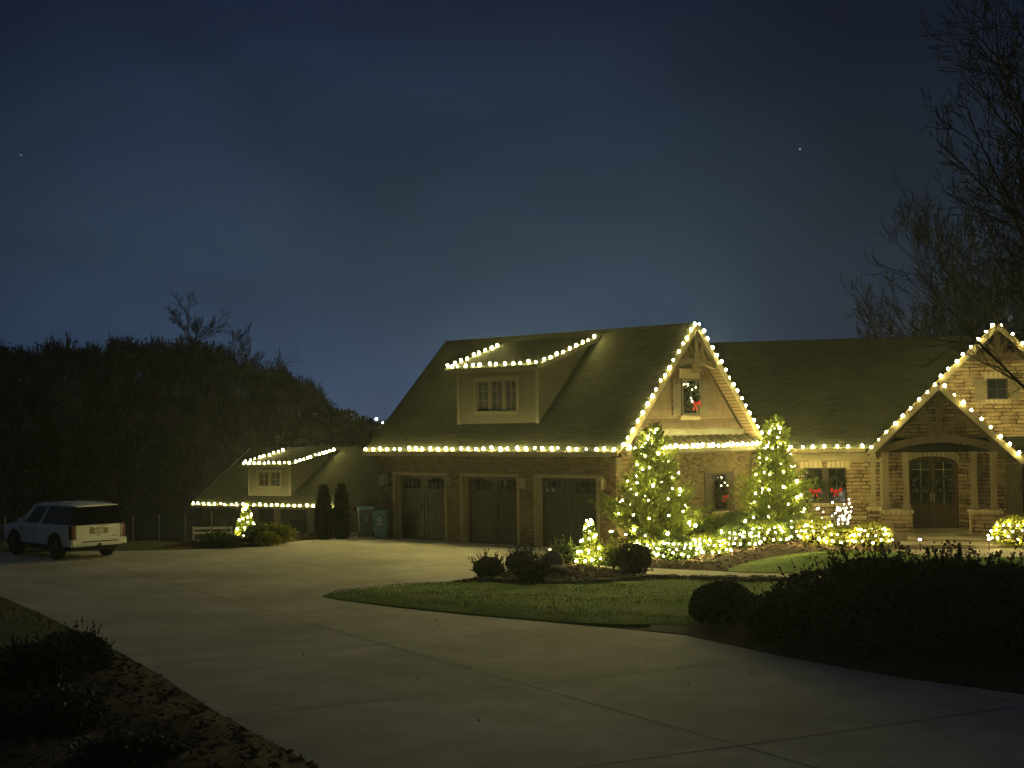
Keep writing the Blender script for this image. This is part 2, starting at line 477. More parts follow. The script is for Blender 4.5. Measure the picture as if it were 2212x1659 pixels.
def axis(lo, hi, step, far, k):
    a = list(np.arange(lo, hi + .01, step)); v = hi; st = step
    while v < far: st *= k; v += st; a.append(v)
    b = []; v = lo; st = step
    while v > -far: st *= k; v -= st; b.append(v)
    return np.array(sorted(b + a))
gx = axis(-60, 40, 1.25, 560, 1.25); gy = axis(-6, 150, 1.25, 640, 1.25); gy = gy[gy > -70]
GV = np.array([(x, y, ground_z(x, y) - .03) for y in gy for x in gx])
nx = len(gx)
ii = np.array([(j * nx + i, j * nx + i + 1, (j + 1) * nx + i + 1, (j + 1) * nx + i) for j in range(len(gy) - 1) for i in range(nx - 1)])
ground = mesh_np('ground', GV, ii, 'soil', smooth=True)
tag(ground, 'dark mulched ground around the house and falling into the valley', 'ground', kind='structure')

def inside(px, py, poly):
    r = False; n = len(poly)
    for i in range(n):
        (xa, ya), (xb, yb) = poly[i], poly[(i + 1) % n]
        if (ya > py) != (yb > py) and px < (xb - xa) * (py - ya) / (yb - ya) + xa: r = not r
    return r
def edge_dist(px, py, poly):
    m = 1e9; n = len(poly)
    for i in range(n):
        (xa, ya), (xb, yb) = poly[i], poly[(i + 1) % n]
        dx, dy = xb - xa, yb - ya; t = max(0, min(1, ((px - xa) * dx + (py - ya) * dy) / (dx * dx + dy * dy + 1e-9)))
        m = min(m, math.hypot(px - xa - t * dx, py - ya - t * dy))
    return m
def spline(pts, n=5):
    """closed smooth outline through the points"""
    o = []; m = len(pts)
    for i in range(m):
        p0, p1, p2, p3 = [np.array(pts[(i + k) % m], float) for k in (-1, 0, 1, 2)]
        for k in range(n):
            t = k / n
            o.append(tuple(.5 * (2 * p1 + (p2 - p0) * t + (2 * p0 - 5 * p1 + 4 * p2 - p3) * t * t + (3 * p1 - p0 - 3 * p2 + p3) * t ** 3)))
    return o
def sheet(name, poly, mat, step, height, base=0.0, label='', cat='', skirt=True, kind='structure', lumps=0.0, rough_edge=0.0, seed=1):
    rnd = random.Random(seed)
    poly = [tuple(map(float, p[:2])) for p in poly]
    dense = []
    for i in range(len(poly)):
        (xa, ya), (xb, yb) = poly[i], poly[(i + 1) % len(poly)]
        n = max(1, int(math.hypot(xb - xa, yb - ya) / step))
        for k in range(n):
            t = k / n; dense.append((xa + (xb - xa) * t + rnd.uniform(-1, 1) * rough_edge, ya + (yb - ya) * t + rnd.uniform(-1, 1) * rough_edge))
    xs = [p[0] for p in dense]; ys = [p[1] for p in dense]
    pts = [Vector(p) for p in dense]; nb = len(pts)
    x = min(xs)
    while x < max(xs):
        y = min(ys)
        while y < max(ys):
            q = (x + rnd.uniform(-.2, .2) * step, y + rnd.uniform(-.2, .2) * step)
            if inside(*q, dense) and edge_dist(*q, dense) > step * .45: pts.append(Vector(q))
            y += step
        x += step
    r = delaunay_2d_cdt(pts, [(i, (i + 1) % nb) for i in range(nb)], [list(range(nb))], 1, 1e-5)
    V = []
    for v in r[0]:
        e = edge_dist(v.x, v.y, dense)
        hz = base + height(e) + lumps * (math.sin(v.x * 1.9 + math.sin(v.y * 1.3) * 2) + math.sin(v.y * 2.3 + v.x * .7)) * min(1, e) * .5
        V.append((v.x, v.y, hz))
    F = [list(f) for f in r[2]]
    if skirt:
        n0 = len(V)
        for p in dense: V.append((p[0], p[1], base - .05))
        top = [len(V) + k for k in range(nb)]
        for p in dense: V.append((p[0], p[1], base + height(0)))
        for k in range(nb):
            F.append([n0 + k, n0 + (k + 1) % nb, top[(k + 1) % nb], top[k]])
    o = mesh_np(name, V, F, mat, smooth=True)
    return tag(o, label, cat, kind=kind), dense
def scatter(poly, n, seed, zf):
    rnd = random.Random(seed); xs = [p[0] for p in poly]; ys = [p[1] for p in poly]; o = []
    while len(o) < n:
        x, y = rnd.uniform(min(xs), max(xs)), rnd.uniform(min(ys), max(ys))
        if inside(x, y, poly): o.append((x, y, zf(x, y)))
    return np.array(o)

# driveway
g2 = lambda *l: [tuple(G(a, b)[:2]) for a, b in l]
drive_edge = ([(2.0, 8.2), (-.9, 13.3)] + g2((690, 1659), (480, 1545), (330, 1450), (270, 1415), (120, 1340), (0, 1287)) +
              [(-18.5, 42.0), (-21.5, 45.2), (-17.5, 46.2), (-13.3, 46.0), (-11.0, 46.15), (-9.0, 47.0), (-7.7, 49.3), (-5.9, 50.9), (-5.05, 50.55),
               (3.1, 43.3), (3.4, 42.6), (2.7, 41.2), (1.6, 40.2), (.3, 38.6), (-.9, 36.6), (-1.9, 35.0), (-3.4, 33.75), (-4.69, 32.65), (-4.2, 31.9)] +
              g2((850, 1312), (1000, 1328), (1250, 1350), (1480, 1372), (1700, 1420), (1950, 1465), (2212, 1500)) + [(10.2, 17.0), (15.5, 13.0), (13.0, 8.0)])
driveway, drive_poly = sheet('driveway', drive_edge, ['concrete', 'joint'], 1.3, lambda e: 0.0, .0, 'wide pale concrete driveway sweeping up to the three garage doors', 'driveway')
# control joints: thin dark sheets lying 4 mm above the slab, part of the driveway mesh
jm = MB()
def joint(a, b, w=.011):
    a, b = np.array(a, float), np.array(b, float); d = (b - a) / np.linalg.norm(b - a); n = np.array([-d[1], d[0]])
    L_ = np.linalg.norm(b - a); k = int(L_ / .5) + 1
    for i in range(k):
        p, q = a + d * L_ * i / k, a + d * L_ * (i + 1) / k
        m_ = (p + q) / 2
        if inside(*m_, drive_poly) and edge_dist(*m_, drive_poly) > .3:
            jm.face([(*(p - n * w), .004), (*(q - n * w), .004), (*(q + n * w), .004), (*(p + n * w), .004)])
jd = np.array([.902, .432]); jn = np.array([-.432, .902])
j0 = np.array([2.78, 16.92])
for k in range(-1, 8):
    p = j0 + jn * k * 4.9
    joint(p - jd * 30, p + jd * 30)
jd2 = np.array([-.534, .846])
for k in range(-3, 3):
    p = j0 + np.array([.902, .432]) * k * 5.0
    joint(p - jd2 * 40, p + jd2 * 40)
jo = jm.build('joint', 'joint', driveway)
# ------------------------------------------------------------------ lawns, beds, walks
front_lawn_edge = g2((695, 1288), (830, 1307), (1000, 1325), (1250, 1346), (1400, 1350), (1500, 1351), (1640, 1347), (1850, 1300), (2212, 1275)) + [(14.5, 30.2), (15.5, 34.0)] + \
    g2((2000, 1262), (1820, 1257), (1600, 1257), (1400, 1255), (1200, 1267), (1030, 1260), (960, 1263), (800, 1273))
front_lawn, fl_poly = sheet('lawn', spline(front_lawn_edge, 3), 'turf', .8, lambda e: .012 + .10 * smooth01(e / .35), .0,
                            'front lawn with a pointed tip between driveway and bush bed', 'lawn', lumps=.035)
inner_lawn_edge = g2((1572, 1236), (1700, 1240), (1820, 1243), (2000, 1240), (2230, 1232), (2330, 1215), (2200, 1207), (2050, 1206), (1960, 1199), (1880, 1194), (1780, 1194), (1690, 1203), (1620, 1217))
inner_lawn, il_poly = sheet('lawn', spline(inner_lawn_edge, 3), 'turf', .8, lambda e: .02 + .16 * smooth01(e / 2.2), .02,
                            'small crescent lawn between front walk and lit hedge', 'lawn', lumps=.02)
side_lawn_edge = [(-7.0, 24.1), (-7.3, 24.6)] + g2((120, 1341), (0, 1288)) + [(-18.7, 42.0), (-23, 45), (-34, 40), (-26, 26), (-14, 22.3), (-9.0, 23.0)]
side_lawn, sl_poly = sheet('lawn', side_lawn_edge, 'dry_grass', .9, lambda e: .01 + .08 * smooth01(e / .5), .0,
                           'rough dark verge grass beside the driveway edge', 'lawn', lumps=.05)
back_lawn_edge = [(-22, 46.5), (-17.5, 46.35), (-13.3, 46.15), (-11.0, 46.3), (-10.6, 47.6), (-13, 49.6), (-22, 50.5)]
sheet('lawn', back_lawn_edge, 'dry_grass', .9, lambda e: .02 + .06 * smooth01(e / .4), .0, 'grass strip between driveway and wire fence', 'lawn', lumps=.03)
walk_edge = g2((1397, 1228), (1600, 1236.5), (1814, 1238.5), (1960, 1234)) + [(11.4, 37.6), (12.6, 39.3), (14.0, 40.7), (14.6, 42.2), (14.3, 43.6), (11.9, 44.2), (11.6, 43.0), (12.3, 41.6)] + \
    [(11.8, 40.6), (10.9, 39.0), (10.0, 37.2)][::-1][:0] + [(12.4, 40.9), (11.0, 38.6), (10.2, 36.6)][:0]
walk_l = g2((1397, 1241), (1600, 1252.5), (1814, 1254.5), (1990, 1250), (2240, 1243), (2420, 1228))
walk_u = g2((2300, 1222), (2212, 1232), (1990, 1240), (1814, 1241), (1600, 1238), (1397, 1228))
front_walk, fw_poly = sheet('path', walk_l + walk_u, ['path_concrete'], .6, lambda e: 0.02, .0, 'pale concrete front walk curving past the lawns', 'path')
stub, st_poly = sheet('path', [(3.66, 37.95), (3.55, 36.75), (2.75, 37.9), (2.0, 39.5), (1.55, 40.1), (2.7, 41.1), (3.0, 39.6)], ['path_concrete'], .6, lambda e: .016, .0, 'short bend of the front walk joining the driveway', 'path')
landing, _ = sheet('path', g2((1935, 1189.5), (2205, 1187), (2230, 1197), (2200, 1206.5), (2050, 1205.5), (1960, 1198.5)), 'flagstone', .6, lambda e: .035, .0, 'pinkish stone landing walk in front of the porch steps', 'path')
# mulch beds
hedge_bed = g2((1397, 1226.5), (1560, 1235.5), (1620, 1215), (1690, 1201), (1780, 1192), (1880, 1192), (1920, 1187.5)) + [(12.2, 46.0), (9.3, 48.8), (4.1, 43.0), (3.3, 41.0)]
hedge_mulch, hb_poly = sheet('mulch_bed', hedge_bed, 'mulch', .5, lambda e: .01 + .09 * smooth01(e / .6), .0, 'reddish brown mulch bed under the lit hedge', 'mulch', lumps=.05, seed=3)
isl_bed = g2((985, 1259), (1030, 1257.5), (1110, 1262), (1200, 1265), (1300, 1260), (1395, 1253)) + [(3.1, 37.0), (2.5, 38.0), (1.75, 39.5), (1.3, 39.7), (.5, 38.6), (-.7, 36.6), (-1.6, 35.2)]
isl_mulch, ib_poly = sheet('mulch_bed', isl_bed, 'mulch', .45, lambda e: .01 + .14 * smooth01(e / .9), .0, 'mulch island bed of boxwoods and boulders beside the driveway', 'mulch', lumps=.06, seed=4)
left_bed = [(-12.6, 46.5), (-10.9, 46.35), (-9.0, 47.15), (-7.8, 49.4), (-6.2, 50.9), (-7.0, 52.2), (-10.0, 50.6), (-12.0, 48.5)]
left_mulch, lbp = sheet('mulch_bed', left_bed, 'mulch', .5, lambda e: .01 + .11 * smooth01(e / .7), .0, 'mulch bed at the far edge of the driveway', 'mulch', lumps=.04, seed=5)
near_bed = [(-7.05, 24.3)] + g2((330, 1452), (480, 1547), (690, 1660)) + [(-1.0, 13.2), (-3.5, 9.0), (-12.0, 10.0), (-16, 19.0), (-12, 22.0)]
near_mulch, nbp = sheet('mulch_bed', near_bed, 'soil', .6, lambda e: .0 + .16 * smooth01(e / .8), .0, 'dark leaf strewn mulch slope beside the driveway, with low shrubs', 'mulch', lumps=.08, seed=6)
bush_bed = g2((1405, 1351), (1500, 1352.5), (1640, 1349), (1850, 1302), (2212, 1276)) + [(14.3, 29.8), (16.5, 20.0), (14.0, 15.2), (10.3, 17.2)] + \
    g2((2212, 1499), (1950, 1464), (1700, 1419), (1480, 1371), (1400, 1362.5))
bush_mulch, bbp = sheet('mulch_bed', bush_bed, 'soil', .5, lambda e: .01 + .14 * smooth01(e / .8), .0, 'unlit mulch bed under the large dark bushes', 'mulch', lumps=.06, seed=7, rough_edge=.03)

def blades(poly, n, seed, hgt, wid, mat, name, zf, label, cat, lean=.5):
    rng = np.random.default_rng(seed)
    P = scatter(poly, n, seed, zf)
    a = rng.uniform(0, 2 * np.pi, n); h = hgt * rng.uniform(.5, 1.3, n); w = wid * rng.uniform(.6, 1.4, n)
    dx = np.c_[np.cos(a), np.sin(a), np.zeros(n)]
    b = rng.uniform(0, 2 * np.pi, n); ln = np.c_[np.cos(b), np.sin(b), np.zeros(n)] * (h * lean * rng.uniform(0, 1, n))[:, None]
    V = np.concatenate([P - dx * w[:, None], P + dx * w[:, None], P + ln + np.c_[np.zeros(n), np.zeros(n), h]])
    F = np.c_[np.arange(n), np.arange(n) + n, np.arange(n) + 2 * n]
    o = mesh_np(name, V, F, mat)
    return tag(o, label, cat, kind='stuff')
def lawn_z(poly, base, amp, d, lump):
    def f(x, y):
        e = edge_dist(x, y, poly)
        return base + amp * smooth01(e / d) + lump * (math.sin(x * 1.9 + math.sin(y * 1.3) * 2) + math.sin(y * 2.3 + x * .7)) * min(1, e) * .5 - .01
    return f
blades(fl_poly, 20000, 11, .045, .010, 'blade', 'grass', lawn_z(fl_poly, .012, .10, .35, .035), 'short green grass blades of the front lawn', 'grass')
blades(il_poly, 8000, 12, .045, .011, 'blade', 'grass', lawn_z(il_poly, .04, .16, 2.2, .02), 'short green grass blades of the crescent lawn', 'grass')
blades(sl_poly, 12000, 13, .09, .012, 'dry_grass', 'grass', lawn_z(sl_poly, .01, .08, .5, .05), 'rough grass blades on the dark verge', 'grass')
def chips(poly, n, seed, size, mat, name, zf, label, cat):
    rng = np.random.default_rng(seed); P = scatter(poly, n, seed, zf)
    a = rng.uniform(0, 2 * np.pi, n); s_ = size * rng.uniform(.4, 1.5, n); k = rng.uniform(.2, .5, n)
    u = np.c_[np.cos(a), np.sin(a), rng.uniform(-.5, .5, n)] * s_[:, None]; v = np.c_[-np.sin(a), np.cos(a), rng.uniform(-.8, .8, n)] * (s_ * k)[:, None]
    P = P + np.c_[np.zeros(n), np.zeros(n), rng.uniform(.0, .03, n)]
    V = np.concatenate([P - u - v, P + u - v, P + u + v, P - u + v])
    F = np.c_[np.arange(n), np.arange(n) + n, np.arange(n) + 2 * n, np.arange(n) + 3 * n]
    return tag(mesh_np(name, V, F, mat), label, cat, kind='stuff')
bed_z = lambda poly, amp, d, lump: lawn_z(poly, .02, amp, d, lump)
chips(hb_poly, 5000, 21, .05, 'mulch', 'mulch_chips', bed_z(hb_poly, .09, .6, .05), 'loose bark chips on the hedge bed', 'mulch chips')
chips(ib_poly, 3500, 22, .045, 'mulch', 'mulch_chips', bed_z(ib_poly, .14, .9, .06), 'loose bark chips on the boxwood island bed', 'mulch chips')
chips(nbp, 9000, 23, .045, 'soil', 'leaf_litter', bed_z(nbp, .16, .8, .08), 'dead leaves littering the dark mulch slope', 'leaf litter')
chips(nbp, 70, 24, .028, 'plate', 'leaf_litter', bed_z(nbp, .16, .8, .08), 'scattered pale dry leaves on the dark mulch slope', 'leaf litter')
chips(lbp, 1600, 25, .06, 'mulch', 'mulch_chips', bed_z(lbp, .11, .7, .04), 'loose bark chips on the far driveway bed', 'mulch chips')

near_drive = [(-6.6, 24.2), (-2.2, 16.4), (2.0, 13), (6.5, 15.5), (7.0, 19.5), (4.4, 23), (1.2, 27), (-4.2, 31.5)]
chips(near_drive, 45, 26, .022, 'soil', 'dry_leaves', lambda x, y: .006, 'few dead leaves and bits blown over the driveway', 'leaf litter')

# ------------------------------------------------------------------ foliage tools
def leaf_cloud(P, Nrm, size, aspect, rng, spread=.8, tip=True):
    """rhombic leaves at P, pointing roughly along Nrm"""
    n = len(P)
    d = Nrm + rng.normal(0, spread, (n, 3)); d /= np.linalg.norm(d, axis=1)[:, None] + 1e-9
    q = rng.normal(0, 1, (n, 3)); sd = np.cross(d, q); sd /= np.linalg.norm(sd, axis=1)[:, None] + 1e-9
    s_ = size * rng.uniform(.6, 1.4, n)
    L_ = d * s_[:, None]; Wd = sd * (s_ * aspect)[:, None]
    V = np.concatenate([P - L_ * .15, P + L_ * .35 + Wd, P + L_, P + L_ * .35 - Wd])
    F = np.c_[np.arange(n), np.arange(n) + n, np.arange(n) + 2 * n, np.arange(n) + 3 * n]
    return V, F
def lump_noise(D, seed, k=5, amp=.14):
    rng = np.random.default_rng(seed); r = np.zeros(len(D))
    for i in range(k * 3):
        c = rng.normal(0, 1, 3); c[2] = abs(c[2]) * .8; c /= np.linalg.norm(c)
        r += amp * rng.uniform(-.5, 1.0) * np.exp(-((1 - D @ c) / rng.uniform(.03, .16)))
    return r
def shrub_mesh(rx, ry, rz, n, leaf, seed, aspect=.42, spiky=0.0, flat=.25, lump=.16):
    rng = np.random.default_rng(seed)
    D = rng.normal(0, 1, (n, 3)); D[:, 2] = np.where(D[:, 2] < -.45 * np.abs(D[:, 2]).max(), -D[:, 2], D[:, 2])
    D /= np.linalg.norm(D, axis=1)[:, None]
    rad = (1 + lump_noise(D, seed + 1, amp=lump)) * (1 - .42 * rng.uniform(0, 1, n) ** 2.2)
    P = D * rad[:, None] * np.array([rx, ry, rz])
    P[:, 2] += rz * .80
    P = P[P[:, 2] > .02]; D = D[:0] if False else P - np.array([0, 0, rz * .6]); D = D / (np.linalg.norm(D, axis=1)[:, None] + 1e-9)
    V, F = leaf_cloud(P, D * 1.0, leaf, aspect, rng, .75)
    if spiky:
        m = int(n * spiky); idx = rng.choice(len(P), m)
        T = P[idx]; up = D[idx] * .7 + np.array([0, 0, .6]) + rng.normal(0, .25, (m, 3)); up /= np.linalg.norm(up, axis=1)[:, None]
        Q = []; ND = []
        for k in range(7):
            Q.append(T + up * (leaf * (.4 + .75 * k))); ND.append(up)
        V2, F2 = leaf_cloud(np.concatenate(Q), np.concatenate(ND), leaf * .85, aspect, rng, .6)
        F = np.concatenate([F, F2 + len(V)]); V = np.concatenate([V, V2])
    return V, F
def core_mesh(mb, rx, ry, rz, zc, seed, n=14, m=8):
    rnd = random.Random(seed)
    rings = []
    for i in range(m + 1):
        th = math.pi * i / m
        rings.append([(rx * math.sin(th) * math.cos(2 * math.pi * k / n) * (1 + rnd.uniform(-.08, .08)), ry * math.sin(th) * math.sin(2 * math.pi * k / n) * (1 + rnd.uniform(-.08, .08)),
                       max(-.02, zc + rz * math.cos(th))) for k in range(n)])
    for i in range(m):
        for k in range(n):
            mb.face([rings[i][k], rings[i + 1][k], rings[i + 1][(k + 1) % n], rings[i][(k + 1) % n]], True)
    return mb
def make_shrub(name, loc, dims, n, leaf, seed, mat, label, cat, group=None, **kw):
    t = thing(name, (0, 0, 0), label, cat, group)
    V, F = shrub_mesh(*dims, n, leaf, seed, **kw)
    mesh_np('foliage', V, F, mat, t)
    mb = MB(); core_mesh(mb, dims[0] * .74, dims[1] * .74, dims[2] * .74, dims[2] * .72, seed)  # opaque core added inside the leaves to stop light passing through
    for k in range(5):
        a = k * 1.256 + seed; mb.tube([(0, 0, -.05), (.25 * dims[0] * math.cos(a), .25 * dims[1] * math.sin(a), dims[2] * .5)], [.025, .012], 5)
    mb.build('stem', 'twig_core', t)
    t.location = loc; t.rotation_euler = (0, 0, seed * 1.7)
    return t

# ------------------------------------------------------------------ string lights
def bulb_mesh(name, r, hgt, mat, n=8, m=5):
    me = bpy.data.meshes.new(name)
    prof = [(.35, -.5), (.85, -.25), (1.0, 0.05), (.75, .5), (.3, .85)]
    V = [(r * a * math.cos(2 * math.pi * k / n), r * a * math.sin(2 * math.pi * k / n), hgt * z) for a, z in prof for k in range(n)]
    F = [[i * n + k, i * n + (k + 1) % n, (i + 1) * n + (k + 1) % n, (i + 1) * n + k] for i in range(len(prof) - 1) for k in range(n)]
    F += [list(range(n))[::-1], [(len(prof) - 1) * n + k for k in range(n)]]
    me.from_pydata(V, [], F); me.update(); me.materials.append(MATS[mat])
    return me
BULB_ROOF = bulb_mesh('bulb', .043, .068, 'bulb_roof')
BULB_DIM = bulb_mesh('bulb', .036, .058, 'bulb_dim')
BULB_TREE = bulb_mesh('bulb', .024, .033, 'bulb_tree', 6)
BULB_NET = bulb_mesh('bulb', .022, .029, 'bulb_net', 6)
BULB_COOL = bulb_mesh('bulb', .017, .023, 'bulb_cool', 6)
BULB_SMALL = bulb_mesh('bulb', .022, .030, 'bulb_small', 6)
BAUBLE = bulb_mesh('bauble', .026, .036, 'glass_bauble', 8)
rb = random.Random(77)
def add_bulbs(t, pts, me, jitter=.25, big=.0):
    for p in pts:
        o = bpy.data.objects.new(me.name.split('.')[0], BULB_DIM if (me is BULB_ROOF and rb.random() < .10) else me); C.objects.link(o); o.parent = t
        o.location = Vector(p) - ORG[t]
        k = 1 + rb.uniform(-.16, .16) + (big if rb.random() < .18 else 0)
        o.scale = (k, k, k); o.rotation_euler = (rb.uniform(-jitter, jitter), rb.uniform(-jitter, jitter), rb.uniform(0, 6))
def light_string(lines, label, group, me=BULB_ROOF, lift=.07, cat='string light', sag=.012):
    """lines: list of (p, q, count)"""
    t = thing('string_light', tuple(lines[0][0]), label, cat, group)
    cb = MB(); pts = []
    for p, q, n in lines:
        p, q = np.array(p, float), np.array(q, float); prev = None
        for i in range(n):
            a = p + (q - p) * ((i + .5 + rb.uniform(-.13, .13)) / n)
            b = a + np.array([rb.uniform(-.02, .02), rb.uniform(-.02, .02), lift + rb.uniform(-.028, .022)])
            pts.append(b)
        cable = [tuple(p + (q - p) * k / (2 * n) + np.array([0, 0, lift * .25 - (sag if k % 2 == 0 else 0)])) for k in range(2 * n + 1)]
        cb.tube(cable, .010, 4)
    cb.build('cable', 'cable', t)
    add_bulbs(t, pts, me, big=.10)
    return t

# ------------------------------------------------------------------ the house
ANG = -0.725; LX = 11.09; GW = 8.21
gr = np.array([math.cos(ANG), math.sin(ANG), 0]); gv = np.array([-math.sin(ANG), math.cos(ANG), 0])
GO = np.array([3.2745, 42.844, 0]) - LX * gr
FG = Frame(GO, gr, gv)                                   # garage front: x along the doors, y inward
FE = Frame(GO + LX * gr, gv, -gr)                        # gable end of the garage wing
AM = R(14); mh = np.array([math.cos(AM), -math.sin(AM), 0]); mn = np.array([math.sin(AM), math.cos(AM), 0])
FM = Frame((9.3, 49.6, 0), mh, mn)                       # main front
house = thing('house', tuple(FM.p(0, 2, 0)), 'large brick and stone house with gabled three car garage wing outlined in lights', 'house')

def window(fr, x0, x1, z0, z1, y, cols, rows, parent=house, fw=.07, mat='sash', proud=.05, units=1, mull=.09):
    m = MB(fr); p = MB(fr)
    uw = (x1 - x0 - mull * (units - 1)) / units
    for u in range(units):
        a = x0 + u * (uw + mull); b = a + uw
        m.box(a, a + fw, y - proud, y + .06, z0, z1); m.box(b - fw, b, y - proud, y + .06, z0, z1)
        m.box(a + fw, b - fw, y - proud, y + .06, z1 - fw, z1); m.box(a + fw, b - fw, y - proud, y + .06, z0, z0 + fw)
        for k in range(1, cols):
            xx = a + fw + (b - a - 2 * fw) * k / cols
            m.box(xx - .012, xx + .012, y - proud * .6, y + .03, z0 + fw, z1 - fw)
        for k in range(1, rows):
            zz = z0 + fw + (z1 - z0 - 2 * fw) * k / rows
            m.box(a + fw, b - fw, y - proud * .55, y + .028, zz - .012, zz + .012)
        p.box(a + fw - .01, b - fw + .01, y - .004, y + .02, z0 + fw - .01, z1 - fw + .01)
        if u < units - 1: m.box(b, b + mull, y - proud - .02, y + .06, z0, z1)
    w = m.build('window', mat, parent)
    p.build('pane', 'window_glass', w)
    return w
def shutter(fr, x0, x1, z0, z1, y, parent=house, mat='shutter_paint'):
    m = MB(fr); n = max(2, round((x1 - x0) / .13)); w = (x1 - x0) / n
    for k in range(n): m.box(x0 + k * w + .006, x0 + (k + 1) * w - .006, y - .035, y + .01, z0, z1)
    for zz in (z0 + (z1 - z0) * .18, z0 + (z1 - z0) * .80): m.box(x0, x1, y - .06, y - .034, zz - .06, zz + .06)
    return m.build('shutter', mat, parent)

# --- garage front wall with three recessed doors
ops = [(.76 + 3.436 * k, 3.54 + 3.436 * k, -.05, 2.44) for k in range(3)]
MB(FG).wall(0, LX, -.05, 2.62, 0, .34, ops).build('wall', 'brick', house)
MB(FG).wall(0, LX, 2.62, 2.88, -.012, .34).build('wall', 'soldier_brick', house)
MB(FG).wall(0, LX, 2.88, 3.16, 0, .34).build('wall', 'brick', house)
MB(FG).box(0, .3, .341, GW, -.6, 3.1).build('wall', 'brick', house)                       # far end wall
MB(FG).box(.3, LX, GW - .3, GW, -.3, 3.1).build('wall', 'brick', house)                   # rear wall
for k in range(3):
    a, b = ops[k][0], ops[k][1]
    m = MB(FG)
    m.box(a - .003, a + .11, -.02, .30, 0, 2.36); m.box(b - .11, b + .003, -.02, .30, 0, 2.36); m.box(a - .003, b + .003, -.02, .30, 2.36, 2.44)
    m.box(a + .11, a + .14, .03, .28, 0, 2.33); m.box(b - .14, b - .11, .03, .28, 0, 2.33); m.box(a + .11, b - .11, .03, .28, 2.33, 2.36)
    m.build('door_surround', 'trim', house)
    d = MB(FG); a2, b2 = a + .14, b - .14; y = .28
    d.box(a2, b2, y, y + .06, .02, 2.33)
    sw = (b2 - a2) / 2
    for i in range(4):                                                                    # four sections, raised stiles and rails
        z0 = .04 + i * .575; z1 = z0 + .56
        for j in range(2):
            x0, x1 = a2 + j * sw + .03, a2 + (j + 1) * sw - .03
            if i == 3: continue
            d.box(x0, x0 + .11, y - .022, y, z0, z1); d.box(x1 - .11, x1, y - .022, y, z0, z1)
            d.box(x0 + .11, x1 - .11, y - .018, y, z0, z0 + .05); d.box(x0 + .11, x1 - .11, y - .018, y, z1 - .05, z1)
            for q in range(1, 6):
                xx = x0 + .11 + (x1 - x0 - .22) * q / 6; d.box(xx - .006, xx + .006, y - .008, y, z0 + .05, z1 - .05)
        d.box(a2, b2, y - .004, y, z1 + .004, z1 + .010)
    gd_ = d.build('garage_door', 'garage_door_paint', house)
    for j in range(2):                                                                    # arched window lites in the top section
        x0, x1 = a2 + j * sw + .17, a2 + (j + 1) * sw - .17
        f = MB(FG); pz = MB(FG); zb, zt = 1.83, 2.16
        n = 10; arc = [(x0 + (x1 - x0) * i / n, zt + .10 * math.sin(math.pi * i / n)) for i in range(n + 1)]
        pz.prism([(x0, zb)] + [(x1, zb)] + arc[::-1], y - .006, y)
        for i in range(5):
            xx = x0 + (x1 - x0) * i / 4; f.box(xx - .018, xx + .018, y - .03, y - .004, zb, zt + .10 * math.sin(math.pi * i / 4))
        f.box(x0, x1, y - .029, y - .004, (zb + zt) / 2 - .0, (zb + zt) / 2 + .022); f.box(x0, x1, y - .031, y - .004, zb - .02, zb + .015)
        for i in range(n):
            (xa, za), (xb, zb2) = arc[i], arc[i + 1]; f.beam((xa, y - .017, za), (xb, y - .017, zb2), .03, .035)
        wn = f.build('window', 'garage_door_paint', gd_); pz.build('pane', 'window_glass', gd_)
    for sx in (-1, 1):
        xx = (a2 + b2) / 2 + sx * .16; MB(FG).box(xx - .02, xx + .02, y - .06, y - .022, 1.0, 1.28).build('handle', 'dark_metal', gd_)
        for zz in (.35, 1.45): MB(FG).beam(((a2 + b2) / 2 + sx * (sw - .05), y - .026, zz), ((a2 + b2) / 2 + sx * (sw - .42), y - .026, zz), .008, .05).build('hinge', 'dark_metal', gd_)
# wall lanterns
for x in (.40, 3.74, 7.20, 10.62):
    m = MB(FG); yb = -.17; z = 2.02
    m.box(x - .06, x + .06, -.03, -.0, z - .02, z + .30)
    m.tube([(x, -.03, z + .26), (x, -.10, z + .42), (x, yb, z + .40)], .014, 6)
    m.lathe([(.02, .40), (.03, .37), (.15, .27), (.155, .25), (.10, .25)], 8, (x, yb, z))
    m.lathe([(.05, -.05), (.085, -.02), (.10, .0), (.10, .015)], 8, (x, yb, z))
    for k in range(4):
        a = math.pi / 4 + k * math.pi / 2; m.beam((x + .095 * math.cos(a), yb + .095 * math.sin(a), z + .01), (x + .12 * math.cos(a), yb + .12 * math.sin(a), z + .26), .014, .014)
    ln = m.build('wall_lantern', 'gutter_metal', house)
    MB(FG).lathe([(.075, .016), (.10, .248)], 8, (x, yb, z)).build('lantern_glass', 'lantern_glass', ln)
